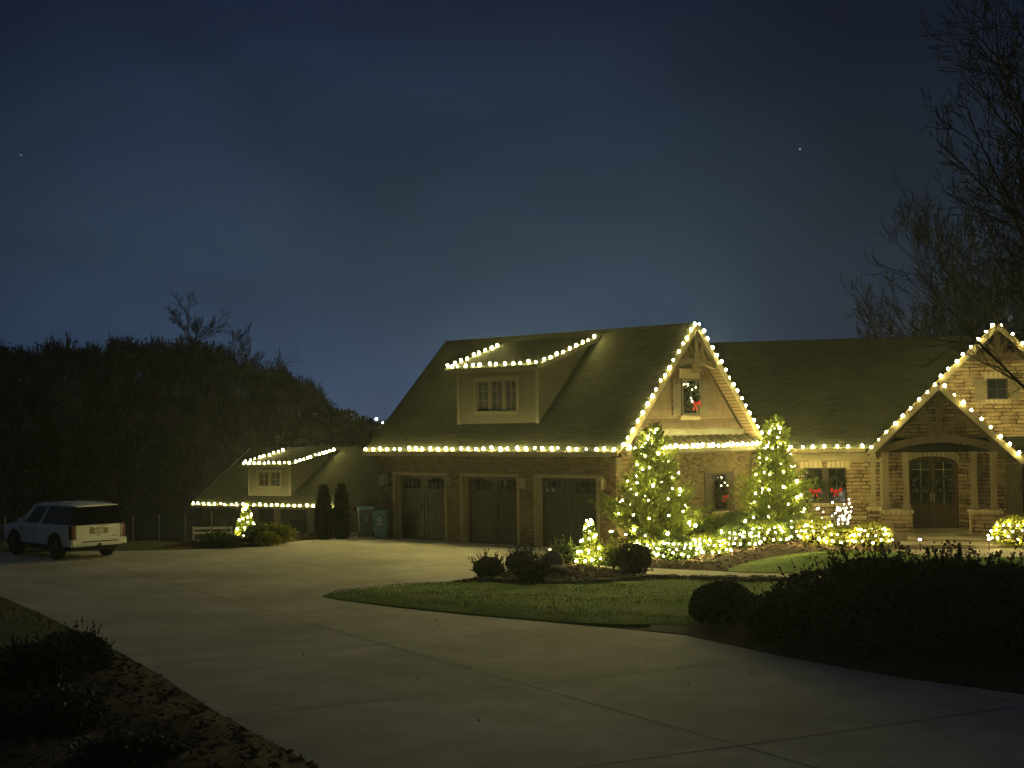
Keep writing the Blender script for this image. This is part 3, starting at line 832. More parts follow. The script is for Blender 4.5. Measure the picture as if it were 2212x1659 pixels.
# --- garage roof
ZE, ZR, OH, OG = 3.24, 7.53, .334, .443
ym = GW / 2
rf = MB(FG)
rf.slab([(-OG, -OH, ZE), (LX + OG, -OH, ZE), (LX + OG, ym, ZR), (-OG, ym, ZR)], .17)
rf.slab([(-OG, ym, ZR), (LX + OG, ym, ZR), (LX + OG, GW + OH, ZE), (-OG, GW + OH, ZE)], .17)
rf.build('roof', 'shingle', house)
m = MB(FG); m.box(-OG + .03, LX + OG - .05, -OH - .10, -OH - .004, ZE - .17, ZE - .03); m.build('gutter', 'gutter_metal', house)
m = MB(FG); m.box(-OG + .05, LX + .05, -OH + .005, -.004, ZE - .20, ZE - .175); m.build('soffit', 'trim', house)
m = MB(FG)
sl = (ZR - ZE) / (ym + OH)
for s_ in (0, 1):
    yy = lambda t: (-OH + t * (ym + OH)) if s_ == 0 else (GW + OH - t * (ym + OH))
    a = (LX + OG + .022, yy(0), ZE - .12); b = (LX + OG + .022, yy(1), ZR - .12)
    m.beam(a, b, .04, .20)
m.build('rake_board', 'cream_trim', house)
m = MB(FG)
for s_ in (0, 1):
    y0, y1 = (-OH + .03, ym) if s_ == 0 else (GW + OH - .03, ym)
    z0, z1 = ZE - .185, ZR - .20
    q = [(LX + .26, y0, z0), (LX + OG - .01, y0, z0), (LX + OG - .01, y1, z1), (LX + .26, y1, z1)]
    q = [(LX + .012, y0, z0), (LX + OG - .01, y0, z0), (LX + OG - .01, y1, z1), (LX + .012, y1, z1)]
    m.slab(q, .02)
m.build('soffit', 'plank_soffit', house)
# --- garage gable end
op2 = []
MB(FE).wall(.012, GW, -.05, 3.1, 0, .30).build('wall', 'brick', house)
MB(FE).prism([(0.02, 3.1), (GW - .02, 3.1), (ym + .05, ZR - .26), (ym - .05, ZR - .26)], -.02, .25).build('gable_wall', 'shake', house)
# flared skirt of the shakes
m = MB(FE)
m.face([(.9, -.14, 3.93), (GW - .9, -.14, 3.93), (GW - 1.2, -.022, 4.25), (1.2, -.022, 4.25)]); m.face([(.9, -.14, 3.93), (.9, -.02, 3.90), (GW - .9, -.02, 3.90), (GW - .9, -.14, 3.93)])
m.build('gable_flare', 'shake', house)
# standing-seam pent roof over the gable wall
m = MB(FE); za, zb, ya, yb = 3.25, 3.66, -.62, -.10
m.slab([(-.28, ya, za), (GW + .10, ya, za), (GW - .42, yb, zb), (.42, yb, zb)], .05)
for k in range(21):
    xx = -.26 + (GW + .34) * k / 20; x2 = min(max(xx, .45), GW - .45); m.beam((xx, ya, za + .025), (x2, yb, zb + .025), .03, .05)
pr = m.build('pent_roof', 'standing_metal', house)
m = MB(FE); m.box(.62, GW - .62, -.11, -.022, 3.66, 3.90); m.build('frieze_board', 'standing_metal', house)
m = MB(FE); m.box(-.20, GW + .08, -.60, -.56, 3.06, 3.20); m.box(-.20, GW + .08, -.56, -.003, 3.14, 3.17); m.build('fascia', 'cream_trim', house)
m = MB(FE); m.box(-.30, GW + .10, -.70, -.625, 3.12, 3.245); m.build('gutter', 'gutter_metal', house)
# downspouts
m = MB(FE); m.tube([(.62, -.60, 3.1), (.62, -.12, 2.75), (.62, -.07, 2.6), (.62, -.07, .1), (.62, -.30, .05)], .045, 8); m.build('downspout', 'cream_trim', house)
m = MB(FE); m.tube([(GW - .12, -.60, 3.1), (GW - .12, -.12, 2.75), (GW - .12, -.07, 2.6), (GW - .12, -.07, .1)], .045, 8); m.build('downspout', 'cream_trim', house)
m = MB(FE); m.box(.0, .28, -.03, -.002, 2.55, 3.05); m.build('corner_trim', 'cream_trim', house)
# gable truss ornament
m = MB(FE); yt = -.36
zc = 6.05; hwid = (ZR - .32 - zc) / sl
m.box(ym - .09, ym + .09, yt - .09, yt + .09, zc - .25, ZR - .30)
n = 8
for k in range(n):
    t0, t1 = k / n, (k + 1) / n
    f_ = lambda t: (ym - hwid + 2 * hwid * t, yt, zc + .16 * math.sin(math.pi * t))
    m.beam(f_(t0), f_(t1), .14, .18)
for sx in (-1, 1):
    m.beam((ym + sx * .08, yt, zc + .25), (ym + sx * .52, yt, zc + .86), .11, .12)
    m.beam((ym + sx * hwid * .98, yt, zc + .02), (ym + sx * .03, yt, ZR - .33), .12, .14)
m.build('gable_truss', 'timber', house)
gw_win = window(FE, 3.72, 4.66, 4.36, 5.62, -.02, 1, 2, fw=.07, proud=.045)
m = MB(FE); m.box(3.58, 4.80, -.075, -.022, 5.63, 5.90); m.box(3.55, 4.83, -.10, -.022, 5.90, 5.95); m.build('window_trim', 'cream_trim', house)
MB(FE).box(3.60, 4.78, -.085, -.022, 4.20, 4.35).build('window_sill', 'cream_trim', house)
for a, b in ((3.16, 3.62), (4.76, 5.20)): shutter(FE, a, b, 4.36, 5.60, -.03, mat='gable_shutter')
window(FE, 5.56, 6.44, .98, 2.32, .0, 1, 2)
m = MB(FE); m.box(5.50, 6.50, -.07, -.002, .88, .975); m.build('window_sill', 'lintel_stone', house)
m = MB(FE); m.prism([(5.45, 2.33), (6.55, 2.33), (6.66, 2.58), (5.34, 2.58)], -.02, -.001); m.build('window_lintel', 'soldier_brick', house)
for a, b in ((5.06, 5.52), (6.48, 6.94)): shutter(FE, a, b, .95, 2.35, -.005, mat='gable_shutter')
# --- shed dormer on the garage roof
m = MB(FG)
dx0, dx1, dyf, dzb, dzt = 3.50, 7.36, .64, 4.10, 6.03
m.wall(dx0, dx1, dzb, dzt, dyf, dyf + .14, [(4.46, 6.36, 4.61, 5.71)])
for x in (dx0, dx1):                                                                     # cheeks
    xi = x + (.14 if x == dx0 else -.14)
    zr_at = lambda y: 6.15 + (y - .29) * .322 - .14
    yy1 = 3.4
    pl = [(dyf + .14, dzb + .05), (dyf + .14, zr_at(dyf + .14)), (yy1, zr_at(yy1)), (yy1, ZE + (yy1 + OH) * sl - .05)]
    A = [(x, y, z) for y, z in pl]; B = [(xi, y, z) for y, z in pl]
    m.face(A); m.face(B[::-1])
    for k in range(4): m.face([A[k], B[k], B[(k + 1) % 4], A[(k + 1) % 4]])
dormer = m.build('dormer', 'lap_siding', house)
m = MB(FG); m.slab([(3.22, .29, 6.15), (7.66, .29, 6.15), (7.66, 3.88, 7.305), (3.22, 3.88, 7.305)], .13); m.build('dormer_roof', 'shingle', dormer)
m = MB(FG); m.box(3.20, 7.68, .255, .287, 5.99, 6.13)
for x in (3.203, 7.677): m.beam((x, .30, 6.075), (x, 3.75, 7.185), .035, .15)
m.build('fascia', 'dormer_trim', dormer)
m = MB(FG)
m.box(dx0 - .004, dx0 + .13, dyf - .025, dyf - .002, dzb + .02, 5.96); m.box(dx1 - .13, dx1 + .004, dyf - .025, dyf - .002, dzb + .02, 5.96)
m.box(4.34, 4.455, dyf - .03, dyf - .002, 4.50, 5.83); m.box(6.365, 6.48, dyf - .03, dyf - .002, 4.50, 5.83)
m.box(4.455, 6.365, dyf - .03, dyf - .002, 5.715, 5.83); m.box(4.40, 6.42, dyf - .05, dyf - .002, 4.50, 4.605)
m.build('corner_trim', 'dormer_trim', dormer)
dw = window(FG, 4.46, 6.36, 4.61, 5.71, dyf + .06, 2, 3, parent=dormer, units=3, fw=.05, mull=.06)

# --- main front: stone wall, windows, roofs
op3 = [(1.43, 2.92, 1.10, 2.39), (5.05, 6.80, .30, 2.79), (8.94, 9.9, .74, 2.49)]
MB(FM).wall(-2.2, 13.0, -.3, 3.08, 0, .35, op3).build('wall', 'stone', house)
MB(FM).prism([(3.9, 3.08), (12.5, 3.08), (8.24, 7.22), (8.16, 7.22)], 0, .35).build('gable_wall', 'stone', house)
m = MB(FM); m.box(12.7, 13.0, .36, 9.2, -.3, 3.08); m.box(-4.6, 13, 8.9, 9.2, -.3, 3.08); m.build('wall', 'stone', house)
mr_ = MB(FM)
mr_.slab([(-5, -.42, 3.10), (13.4, -.42, 3.10), (13.4, 4.6, 7.38), (-5, 4.6, 7.38)], .17)
mr_.slab([(-5, 4.6, 7.38), (13.4, 4.6, 7.38), (13.4, 9.62, 3.10), (-5, 9.62, 3.10)], .17)
mr_.build('roof', 'shingle', house)
SG = (7.47 - 3.02) / 4.5
def gz(x): return 7.47 - abs(x - 8.2) * SG
m = MB(FM)
m.slab([(3.7, -.52, gz(3.7)), (8.2, -.52, 7.47), (8.2, 4.5, 7.47), (3.7, 4.5, gz(3.7))], .16)
m.slab([(8.2, -.52, 7.47), (12.7, -.52, gz(12.7)), (12.7, 4.5, gz(12.7)), (8.2, 4.5, 7.47)], .16)
m.build('roof', 'shingle', house)
PY = -2.42                                                                               # front of the porch roof
PX = 6.06; PZ = gz(6.06)
def pz_(x): return PZ - abs(x - PX) * SG
m = MB(FM)
m.slab([(3.7, PY, gz(3.7)), (PX, PY, PZ), (PX, -.525, PZ), (3.7, -.525, gz(3.7))], .15)
m.slab([(PX, PY, PZ), (8.72, PY, pz_(8.72)), (8.72, .02, pz_(8.72)), (PX, .02, PZ)], .15)
m.build('porch_roof', 'shingle', house)
m = MB(FM)
for xa, xb, y in ((3.7, PX, PY), (8.72, PX, PY)):
    m.beam((xa, y - .022, (gz(xa) if xa < PX else pz_(xa)) - .10), (xb, y - .022, PZ - .10), .04, .20)
for xa, xb in ((3.9, 8.2), (12.7, 8.2)):
    m.beam((xa, -.545, gz(xa) - .10), (xb, -.545, 7.37), .04, .20)
m.build('rake_board', 'trim', house)
m = MB(FM)
m.slab([(3.75, PY + .03, gz(3.75) - .165), (PX, PY + .03, PZ - .165), (PX, -.53, PZ - .165), (3.75, -.53, gz(3.75) - .165)], .02)
m.slab([(PX, PY + .03, PZ - .165), (8.68, PY + .03, pz_(8.68) - .165), (8.68, -.01, pz_(8.68) - .165), (PX, -.01, PZ - .165)], .02)
m.slab([(3.9, -.50, gz(3.9) - .175), (8.2, -.50, 7.47 - .175), (8.2, -.005, 7.47 - .175), (3.9, -.005, gz(3.9) - .175)], .02)
m.slab([(8.2, -.50, 7.47 - .175), (12.6, -.50, gz(12.6) - .175), (12.6, -.005, gz(12.6) - .175), (8.2, -.005, 7.47 - .175)], .02)
m.build('soffit', 'plank_soffit', house)
m = MB(FM); m.box(-2.0, 3.62, -.53, -.425, 2.96, 3.10); m.build('gutter', 'cream_trim', house)
m = MB(FM); m.box(-2.0, 4.0, -.42, -.004, 2.90, 2.93); m.box(-2.0, 4.0, -.03, -.003, 2.66, 2.895); m.build('frieze_board', 'trim', house)
window(FM, 1.43, 2.92, 1.10, 2.39, .10, 2, 3, units=2, fw=.055, mull=.13)
MB(FM).prism([(1.30, 2.395), (2.12, 2.395), (2.06, 2.62), (1.22, 2.62)], -.04, -.002).build('window_lintel', 'lintel_stone', house)
m = MB(FM); m.prism([(2.22, 2.395), (3.05, 2.395), (3.13, 2.62), (2.28, 2.62)], -.04, -.002); m.build('window_lintel', 'lintel_stone', house)
m = MB(FM); m.prism([(2.13, 2.37), (2.21, 2.37), (2.29, 2.66), (2.05, 2.66)], -.06, -.003); m.build('keystone', 'stone', house)
m = MB(FM); m.box(1.33, 3.02, -.09, -.002, .98, 1.095); m.build('window_sill', 'lintel_stone', house)
window(FM, 7.84, 8.56, 4.78, 5.52, -.015, 2, 2, fw=.05)
MB(FM).box(7.76, 8.64, -.07, -.003, 4.66, 4.775).build('window_sill', 'lintel_stone', house)
m = MB(FM); m.prism([(7.76, 5.53), (8.64, 5.53), (8.72, 5.74), (7.68, 5.74)], -.04, -.002); m.build('window_lintel', 'lintel_stone', house)
for a, b in ((7.44, 7.80), (8.60, 8.96)): shutter(FM, a, b, 4.76, 5.52, -.005)
window(FM, 8.94, 9.9, .74, 2.49, .06, 2, 3, fw=.055)
shutter(FM, 8.40, 8.90, .72, 2.50, -.005)
# big gable ornament
m = MB(FM); y = -.30; zc = 6.3; hw_ = (7.47 - .22 - zc) / SG
m.box(8.11, 8.29, y - .08, y + .08, zc - .2, 7.24)
for k in range(6):
    f_ = lambda t: (8.2 - hw_ + 2 * hw_ * t, y, zc - .05 + .12 * math.sin(math.pi * t)); m.beam(f_(k / 6), f_((k + 1) / 6), .12, .17)
for sx in (-1, 1): m.beam((8.2 + sx * .07, y, zc + .22), (8.2 + sx * .42, y, zc + .62), .10, .11)
m.build('gable_truss', 'timber', house)
m = MB(FM); m.prism([(8.2 - .95, 6.14), (8.2 + .95, 6.14), (8.2 + .06, 7.12), (8.2 - .06, 7.12)], -.02, -.002); m.build('gable_panel', 'shake', house)
# --- porch
m = MB(FM); m.box(3.75, 8.35, -2.62, -.002, -.3, .20); m.build('porch_floor', 'flagstone', house)
m = MB(FM); m.box(4.9, 8.0, -3.9, -2.625, -.3, .125); m.box(4.6, 8.3, -5.2, -3.905, -.3, .062); m.build('porch_step', 'flagstone', house)
ped = [(4.08, 5.10, -2.55, -1.65), (7.0, 8.0, -2.55, -1.65)]
for (a, b, c, d) in ped:
    p = MB(FM).box(a, b, c, d, .0, .90).build('stone_pedestal', 'stone', house)
    MB(FM).box(a - .05, b + .05, c - .05, d + .05, .90, .985).build('cap_stone', 'lintel_stone', p)
p = MB(FM).box(3.66, 4.30, -1.35, -.35, .0, .90).build('stone_pedestal', 'stone', house)
MB(FM).box(3.61, 4.35, -1.40, -.32, .90, .985).build('cap_stone', 'lintel_stone', p)
for x in (4.24, 4.93, 7.16, 7.80):
    m = MB(FM); m.box(x - .10, x + .10, -2.20, -2.00, .985, 2.98); m.box(x - .14, x + .14, -2.24, -1.96, .985, 1.16); m.box(x - .13, x + .13, -2.23, -1.97, 2.80, 2.98)
    m.build('porch_post', 'post_paint', house)
for x in (3.86, 4.18):
    m = MB(FM); m.box(x - .09, x + .09, -.62, -.44, .985, 2.86); m.box(x - .12, x + .12, -.65, -.41, .985, 1.12); m.build('porch_post', 'trim', house)
m = MB(FM); yb = -2.10
n = 12
fb = lambda t: (4.0 + 4.12 * t, yb, 3.02 + .42 * math.sin(math.pi * t))
for k in range(n): m.beam(fb(k / n), fb((k + 1) / n), .20, .26)
m.box(3.95, 4.30, yb - .12, yb + .12, 2.82, 3.06); m.box(7.85, 8.20, yb - .12, yb + .12, 2.82, 3.06)
m.box(PX - .10, PX + .10, yb - .10, yb + .10, 3.5, PZ - .22)
for sx in (-1, 1):
    m.beam((PX + sx * .09, yb, 3.62), (PX + sx * .80, yb, 4.36), .14, .16)
    m.beam((PX + sx * 2.15, yb, pz_(PX + 2.15) - .28), (PX + sx * .02, yb, PZ - .29), .16, .16)
for x in (4.1, 8.05): m.box(x - .09, x + .09, -1.98, -.005, 2.90, 3.08)
m.build('porch_truss', 'timber', house)
# arched double front door
y = .16
dx = [5.08, 5.925, 6.77]
arch = lambda x: 2.50 + .28 * math.sqrt(max(0, 1 - ((x - 5.925) / .875) ** 2))
m = MB(FM)
n = 14; xs = [5.05 + 1.75 * i / n for i in range(n + 1)]
m.prism([(5.05, 2.30)] + [(5.05, 2.795)] + [(6.80, 2.795)] + [(6.80, 2.30)] + [(x, arch(x)) for x in xs[::-1]], -.01, .14)
m.build('door_arch', 'stone', house)
m = MB(FM)
for i in range(n):
    xa, xb = xs[i], xs[i + 1]; m.face([(xa, -.045, arch(xa)), (xb, -.045, arch(xb)), (5.925 + (xb - 5.925) * 1.12, -.045, arch(xb) + .24), (5.925 + (xa - 5.925) * 1.12, -.045, arch(xa) + .24)])
    m.face([(xa, -.045, arch(xa)), (xa, -.0, arch(xa)), (xb, -.0, arch(xb)), (xb, -.045, arch(xb))])
m.build('door_lintel', 'lintel_stone', house)
m = MB(FM)
for i in range(n):
    xa, xb = xs[i], xs[i + 1]; m.beam((xa, .10, arch(xa) - .04), (xb, .10, arch(xb) - .04), .14, .09)
m.box(5.05, 5.14, .03, .17, .30, 2.5); m.box(6.71, 6.80, .03, .17, .30, 2.5); m.box(5.05, 6.80, -.02, .2, .21, .30)
m.build('door_frame', 'dark_door_wood', house)
for j in range(2):
    a, b = (5.14, 5.92) if j == 0 else (5.93, 6.71)
    xs2 = [a + (b - a) * i / 8 for i in range(9)]
    d = MB(FM); d.prism([(a, .30), (b, .30)] + [(x, arch(x) - .085) for x in xs2[::-1]], y + .02, y + .075)
    st = .10
    d.box(a, a + st, y - .005, y + .02, .30, 2.45); d.box(b - st, b, y - .005, y + .02, .30, 2.45)
    d.box(a + st, b - st, y - .004, y + .02, .30, .48); d.box(a + st, b - st, y - .004, y + .02, .98, 1.10)
    d.box(a + st + .06, b - st - .06, y - .002, y + .02, .54, .92)
    dr = d.build('front_door', 'dark_door_wood', house)
    pz = MB(FM); xs3 = [a + st + (b - a - 2 * st) * i / 8 for i in range(9)]
    pz.prism([(a + st, 1.10), (b - st, 1.10)] + [(x, arch(x) - .19) for x in xs3[::-1]], y + .008, y + .019); pz.build('pane', 'window_glass', dr)
    mu = MB(FM); xm = (a + b) / 2; mu.box(xm - .014, xm + .014, y - .003, y + .007, 1.10, arch(xm) - .19)
    for zz in (1.52, 1.96, 2.30): mu.box(a + st, b - st, y - .002, y + .007, zz - .012, zz + .012)
    mu.build('muntin', 'trim', dr)
    hx = b - .05 if j == 0 else a + .05
    h_ = MB(FM); h_.box(hx - .02, hx + .02, y - .03, y - .005, 1.15, 1.45); h_.tube([(hx, y - .03, 1.40), (hx, y - .08, 1.36), (hx, y - .08, 1.22), (hx, y - .03, 1.18)], .012, 6); h_.build('handle', 'alloy', dr)
# round stone pier beside the door and ledge steps at the wall foot
m = MB(FM); m.box(6.95, 7.33, -.32, -.002, .2, 3.2); m.build('stone_pier', 'stone', house)
m = MB(FM); m.box(.4, 3.6, -.75, -.003, -.1, .55); m.build('stone_planter', 'stone', house)
m = MB(FM); m.box(.35, 3.6, -.82, -.003, .552, .64); m.build('cap_stone', 'lintel_stone', house)

# ------------------------------------------------------------------ wreaths
def wreath(fr, x, z, y, r, label, bow=True, bz=-.75, lights=3, seed=1, bowsize=.2, mat='leaf_wreath'):
    t = thing('wreath', tuple(fr.p(x, y, z)), label, 'wreath', 'christmas wreaths')
    rng = np.random.default_rng(seed); n = 420
    a = rng.uniform(0, 2 * np.pi, n); b = rng.uniform(0, 2 * np.pi, n); q = r * .30 * np.sqrt(rng.uniform(.2, 1, n))
    rad = r * .72 + q * np.cos(b)
    P = np.array([fr.p(x + rad[i] * math.cos(a[i]), y - .05 - abs(q[i] * math.sin(b[i])) * .6, z + rad[i] * math.sin(a[i])) for i in range(n)])
    Nn = np.array([math.cos(k) * fr.x + math.sin(k) * fr.z - fr.y * .6 for k in a])
    V, F = leaf_cloud(P, Nn, r * .22, .28, rng, .7)
    mesh_np('greenery', V, F, mat, t)
    if bow:
        m = MB(fr); cz = z + r * bz; k = bowsize
        for sx in (-1, 1):
            m.face([(x, y - .16, cz), (x + sx * k, y - .22, cz + k * .62), (x + sx * k * 1.15, y - .20, cz), (x + sx * k * .9, y - .22, cz - k * .35)])
            m.face([(x, y - .15, cz), (x + sx * k * 1.15, y - .17, cz), (x + sx * k * .8, y - .10, cz + k * .3)])
            m.face([(x, y - .14, cz), (x + sx * k * .22, y - .14, cz - k * .1), (x + sx * k * .65, y - .13, cz - k * 1.15), (x + sx * k * .25, y - .13, cz - k * 1.1)])
        m.ball((x, y - .17, cz), k * .28, 8, 5)
        m.build('bow', 'ribbon_red', t)
    rr = random.Random(seed)
    pts = [fr.p(x + r * .8 * math.cos(q), y - .16, z + r * .8 * math.sin(q)) for q in [rr.uniform(0, 6.28) for _ in range(lights)]]
    add_bulbs(t, pts, BULB_SMALL if bow else BAUBLE)
    return t
wreath(FE, 4.30, 5.02, -.06, .36, 'wreath with red bow hanging in the shuttered garage gable window', lights=5, seed=3, bowsize=.2)
wreath(FE, 6.02, 1.72, -.05, .32, 'wreath with red bow hanging in the narrow shuttered window behind the hedge', lights=3, seed=4, bowsize=.16)
wreath(FM, 1.80, 1.78, .05, .30, 'wreath on the pane of the double window nearer the lit conifer, red bow', lights=0, seed=5, bowsize=.19)
wreath(FM, 2.56, 1.78, .05, .30, 'wreath on the pane of the double window nearer the porch, red bow', lights=0, seed=6, bowsize=.19)
wreath(FM, 5.53, 1.78, .15, .33, 'silvery wreath on the front door leaf nearer the garage', bow=False, lights=12, seed=7)
wreath(FM, 6.32, 1.78, .15, .33, 'silvery wreath on the front door leaf nearer the stone pier', bow=False, lights=12, seed=8)
# bright single bulbs seen in the two windows
cl = thing('window_candle', tuple(FE.p(4.0, -.08, 5.52)), 'bright bulb glowing at the top of the gable window', 'candle lamp', 'lamps in windows')
add_bulbs(cl, [FE.p(4.02, -.10, 5.42)], BULB_TREE); MB(FE).box(3.98, 4.06, -.09, -.075, 5.30, 5.40).build('socket', 'cream_trim', cl)
cl = thing('window_candle', tuple(FE.p(6.0, -.08, 2.2)), 'bright bulb glowing at the top of the narrow lower window', 'candle lamp', 'lamps in windows')
add_bulbs(cl, [FE.p(6.05, -.08, 2.16)], BULB_COOL); MB(FE).box(6.02, 6.08, -.07, -.055, 2.06, 2.13).build('socket', 'cream_trim', cl)

# ------------------------------------------------------------------ roofline light strings
GRP = 'roofline light strings'
light_string([(FG.p(-OG, -OH - .06, ZE + .0), FG.p(LX + OG, -OH - .06, ZE + .0), 32)], 'warm white bulbs along the garage gutter above the three garage doors', GRP)
o_ = OG + .04
light_string([(FE.p(-OH, -o_, ZE), FE.p(ym, -o_, ZR), 17)], 'warm white bulbs climbing the garage gable rake on the driveway side', GRP)
light_string([(FE.p(ym, -o_, ZR), FE.p(GW + OH, -o_, ZE), 17)], 'warm white bulbs descending the garage gable rake on the porch side', GRP)
light_string([(FE.p(-.28, -.66, 3.25), FE.p(GW + .1, -.66, 3.25), 27)], 'warm white bulbs along the metal pent roof under the garage gable', GRP)
light_string([(FG.p(3.24, .42, 6.19), FG.p(7.64, .42, 6.19), 12)], 'warm white bulbs along the eave of the garage dormer', GRP)
light_string([(FG.p(3.2, .35, 6.17), FG.p(3.2, 3.3, 7.12), 9)], 'warm white bulbs up the far slope edge of the garage dormer roof', GRP)
light_string([(FG.p(7.68, .40, 6.19), FG.p(7.68, 3.55, 7.20), 9)], 'warm white bulbs up the near slope edge of the garage dormer roof', GRP)
light_string([(FM.p(-.5, -.48, 3.10), FM.p(3.66, -.48, 3.10), 10)], 'warm white bulbs along the gutter between conifer and porch gable', GRP)
light_string([(FM.p(3.66, PY - .02, gz(3.66)), FM.p(PX, PY - .02, PZ), 9)], 'warm white bulbs on the porch gable rake nearer the garage', GRP)
light_string([(FM.p(PX + .05, PY - .02, PZ - .05), FM.p(8.72, PY - .02, pz_(8.72)), 9)], 'warm white bulbs on the porch gable rake crossing the big stone gable', GRP)
light_string([(FM.p(PX + .1, -.55, gz(PX + .1)), FM.p(8.2, -.55, 7.47), 8)], 'warm white bulbs on the big stone gable rake above the porch peak', GRP)
light_string([(FM.p(8.2, -.55, 7.47), FM.p(12.7, -.55, gz(12.7)), 14)], 'warm white bulbs on the big stone gable rake behind the bare tree', GRP)
# ------------------------------------------------------------------ cottage down the slope
KA = -R(28.7)
kh = np.array([math.cos(KA), math.sin(KA), 0]); kn = np.array([-math.sin(KA), math.cos(KA), 0])
FK = Frame((-17.43 + .35 * .48, 73.5 + .35 * .877, 0), kh, kn)
cott = thing('cottage', tuple(FK.p(5, 4, -2.4)), 'small lower house beyond the driveway with lit eave and shed dormer', 'house')
KZ, KR, KY, KL = .06, 3.09, 4.8, 13.2
MB(FK).wall(.1, 9.6, -3.2, .0, .0, .3, [(.9, 1.5, -2.4, -.5), (2.3, 3.3, -2.0, -.6), (6.1, 7.1, -2.0, -.6)]).build('wall', 'lap_siding', cott)
MB(FK).box(9.61, 13.0, -.25, .3, -3.2, 0.0).build('wall', 'stone', cott)
m = MB(FK); m.box(.1, .4, .31, 9.4, -3.2, 0); m.box(12.7, 13.0, .31, 9.4, -3.2, 0); m.box(.4, 12.7, 9.1, 9.4, -3.2, 0)
for x in (.12, 12.72):
    m.face([(x, .31, 0), (x, 9.4, 0), (x, KY, 2.7)]); m.face([(x + .25, .31, 0), (x + .25, KY, 2.7), (x + .25, 9.4, 0)])
m.build('wall', 'lap_siding', cott)
m = MB(FK)
m.slab([(-.35, -.38, KZ), (KL, -.38, KZ), (KL, KY, KR), (-.35, KY, KR)], .15); m.slab([(-.35, KY, KR), (KL, KY, KR), (KL, 2 * KY + .38, KZ), (-.35, 2 * KY + .38, KZ)], .15)
m.build('roof', 'shingle', cott)
m = MB(FK); m.box(-.3, 9.7, -.50, -.385, KZ - .14, KZ - .01); m.build('gutter', 'gutter_metal', cott)
m = MB(FK)
for x in (-.36, ): m.beam((x, -.36, KZ - .1), (x, KY, KR - .1), .04, .18)
m.build('rake_board', 'trim', cott)
for a, b in ((2.3, 3.3), (6.1, 7.1)): window(FK, a, b, -2.0, -.6, .1, 2, 2, parent=cott)
m = MB(FK); m.box(.9, 1.5, .12, .2, -3.0, -.5); m.build('door', 'dark_door_wood', cott)
for x in (1.75, 3.9, 5.4, 7.6):
    MB(FK).box(x - .22, x + .22, -.06, -.003, -3.0, -.02).build('pilaster', 'trim', cott)
ksl = (KR - KZ) / (KY + .38)
m = MB(FK); m.wall(3.05, 5.95, .5, 2.1, .45, .6, [(3.75, 5.25, 1.05, 1.85)])
for x, xi in ((3.05, 3.17), (5.95, 5.83)):
    z_ = lambda y: 2.16 + (y - .1) * .17 - .1
    pl = [(.6, .55), (.6, z_(.6)), (3.7, z_(3.7)), (3.7, KZ + (3.7 + .38) * ksl - .05)]
    A = [(x, yy, zz) for yy, zz in pl]; B = [(xi, yy, zz) for yy, zz in pl]
    m.face(A); m.face(B[::-1])
    for k in range(4): m.face([A[k], B[k], B[(k + 1) % 4], A[(k + 1) % 4]])
cd_ = m.build('dormer', 'lap_siding', cott)
m = MB(FK); m.slab([(2.72, .05, 2.22), (6.25, .05, 2.22), (6.25, 4.3, 2.94), (2.72, 4.3, 2.94)], .10); m.build('dormer_roof', 'shingle', cd_)
m = MB(FK); m.box(2.72, 6.25, .015, .047, 2.06, 2.20); m.build('fascia', 'dormer_trim', cd_)
m = MB(FK)
for a, b, c, d in ((3.05, 3.17, .6, 2.0), (5.83, 5.95, .6, 2.0), (3.64, 3.745, .95, 1.95), (5.255, 5.36, .95, 1.95), (3.745, 5.255, 1.855, 1.95), (3.745, 5.255, .95, 1.045)): m.box(a, b, .42, .448, c, d)
m.build('corner_trim', 'dormer_trim', cd_)
window(FK, 3.75, 5.25, 1.05, 1.85, .5, 2, 2, parent=cd_, units=2, fw=.05)
GRK = 'light strings on the lower house'
light_string([(FK.p(-.3, -.45, KZ), FK.p(9.75, -.45, KZ), 26)], 'warm white bulbs along the eave of the lower house', GRK)
light_string([(FK.p(2.75, .22, 2.25), FK.p(6.22, .22, 2.25), 10)], 'warm white bulbs along the dormer eave of the lower house', GRK)
light_string([(FK.p(2.75, .35, 2.28), FK.p(2.75, 4.0, 2.90), 9)], 'warm white bulbs up the far edge of the lower house dormer', GRK)
light_string([(FK.p(6.22, .35, 2.28), FK.p(6.22, 4.1, 2.92), 11)], 'warm white bulbs up the near edge of the lower house dormer', GRK)

# ------------------------------------------------------------------ wooded hill
rng = np.random.default_rng(5)
Vs, Fs, Ls = [], [], 0
TV, TF = [], []
def crown_cards(x, y, z0, hgt, w, n, rng):
    """twiggy winter crown: thin blades fanning up plus fine clumps"""
    a = rng.uniform(0, 2 * np.pi, n); e = rng.uniform(.15, 1.0, n) ** .7
    base = np.c_[x + rng.normal(0, w * .12, n), y + rng.normal(0, w * .12, n), z0 + hgt * rng.uniform(.15, .6, n)]
    tip = np.c_[x + np.cos(a) * w * (1 - e * .75) * rng.uniform(.5, 1.1, n), y + np.sin(a) * w * (1 - e * .75) * rng.uniform(.5, 1.1, n), z0 + hgt * (.42 + .58 * e * rng.uniform(.85, 1.04, n))]
    sd = np.cross(tip - base, rng.normal(0, 1, (n, 3))); sd /= np.linalg.norm(sd, axis=1)[:, None]
    wd = sd * (.025 + .06 * rng.uniform(0, 1, n) ** 2)[:, None]
    return np.concatenate([base - wd * 2.2, base + wd * 2.2, tip])
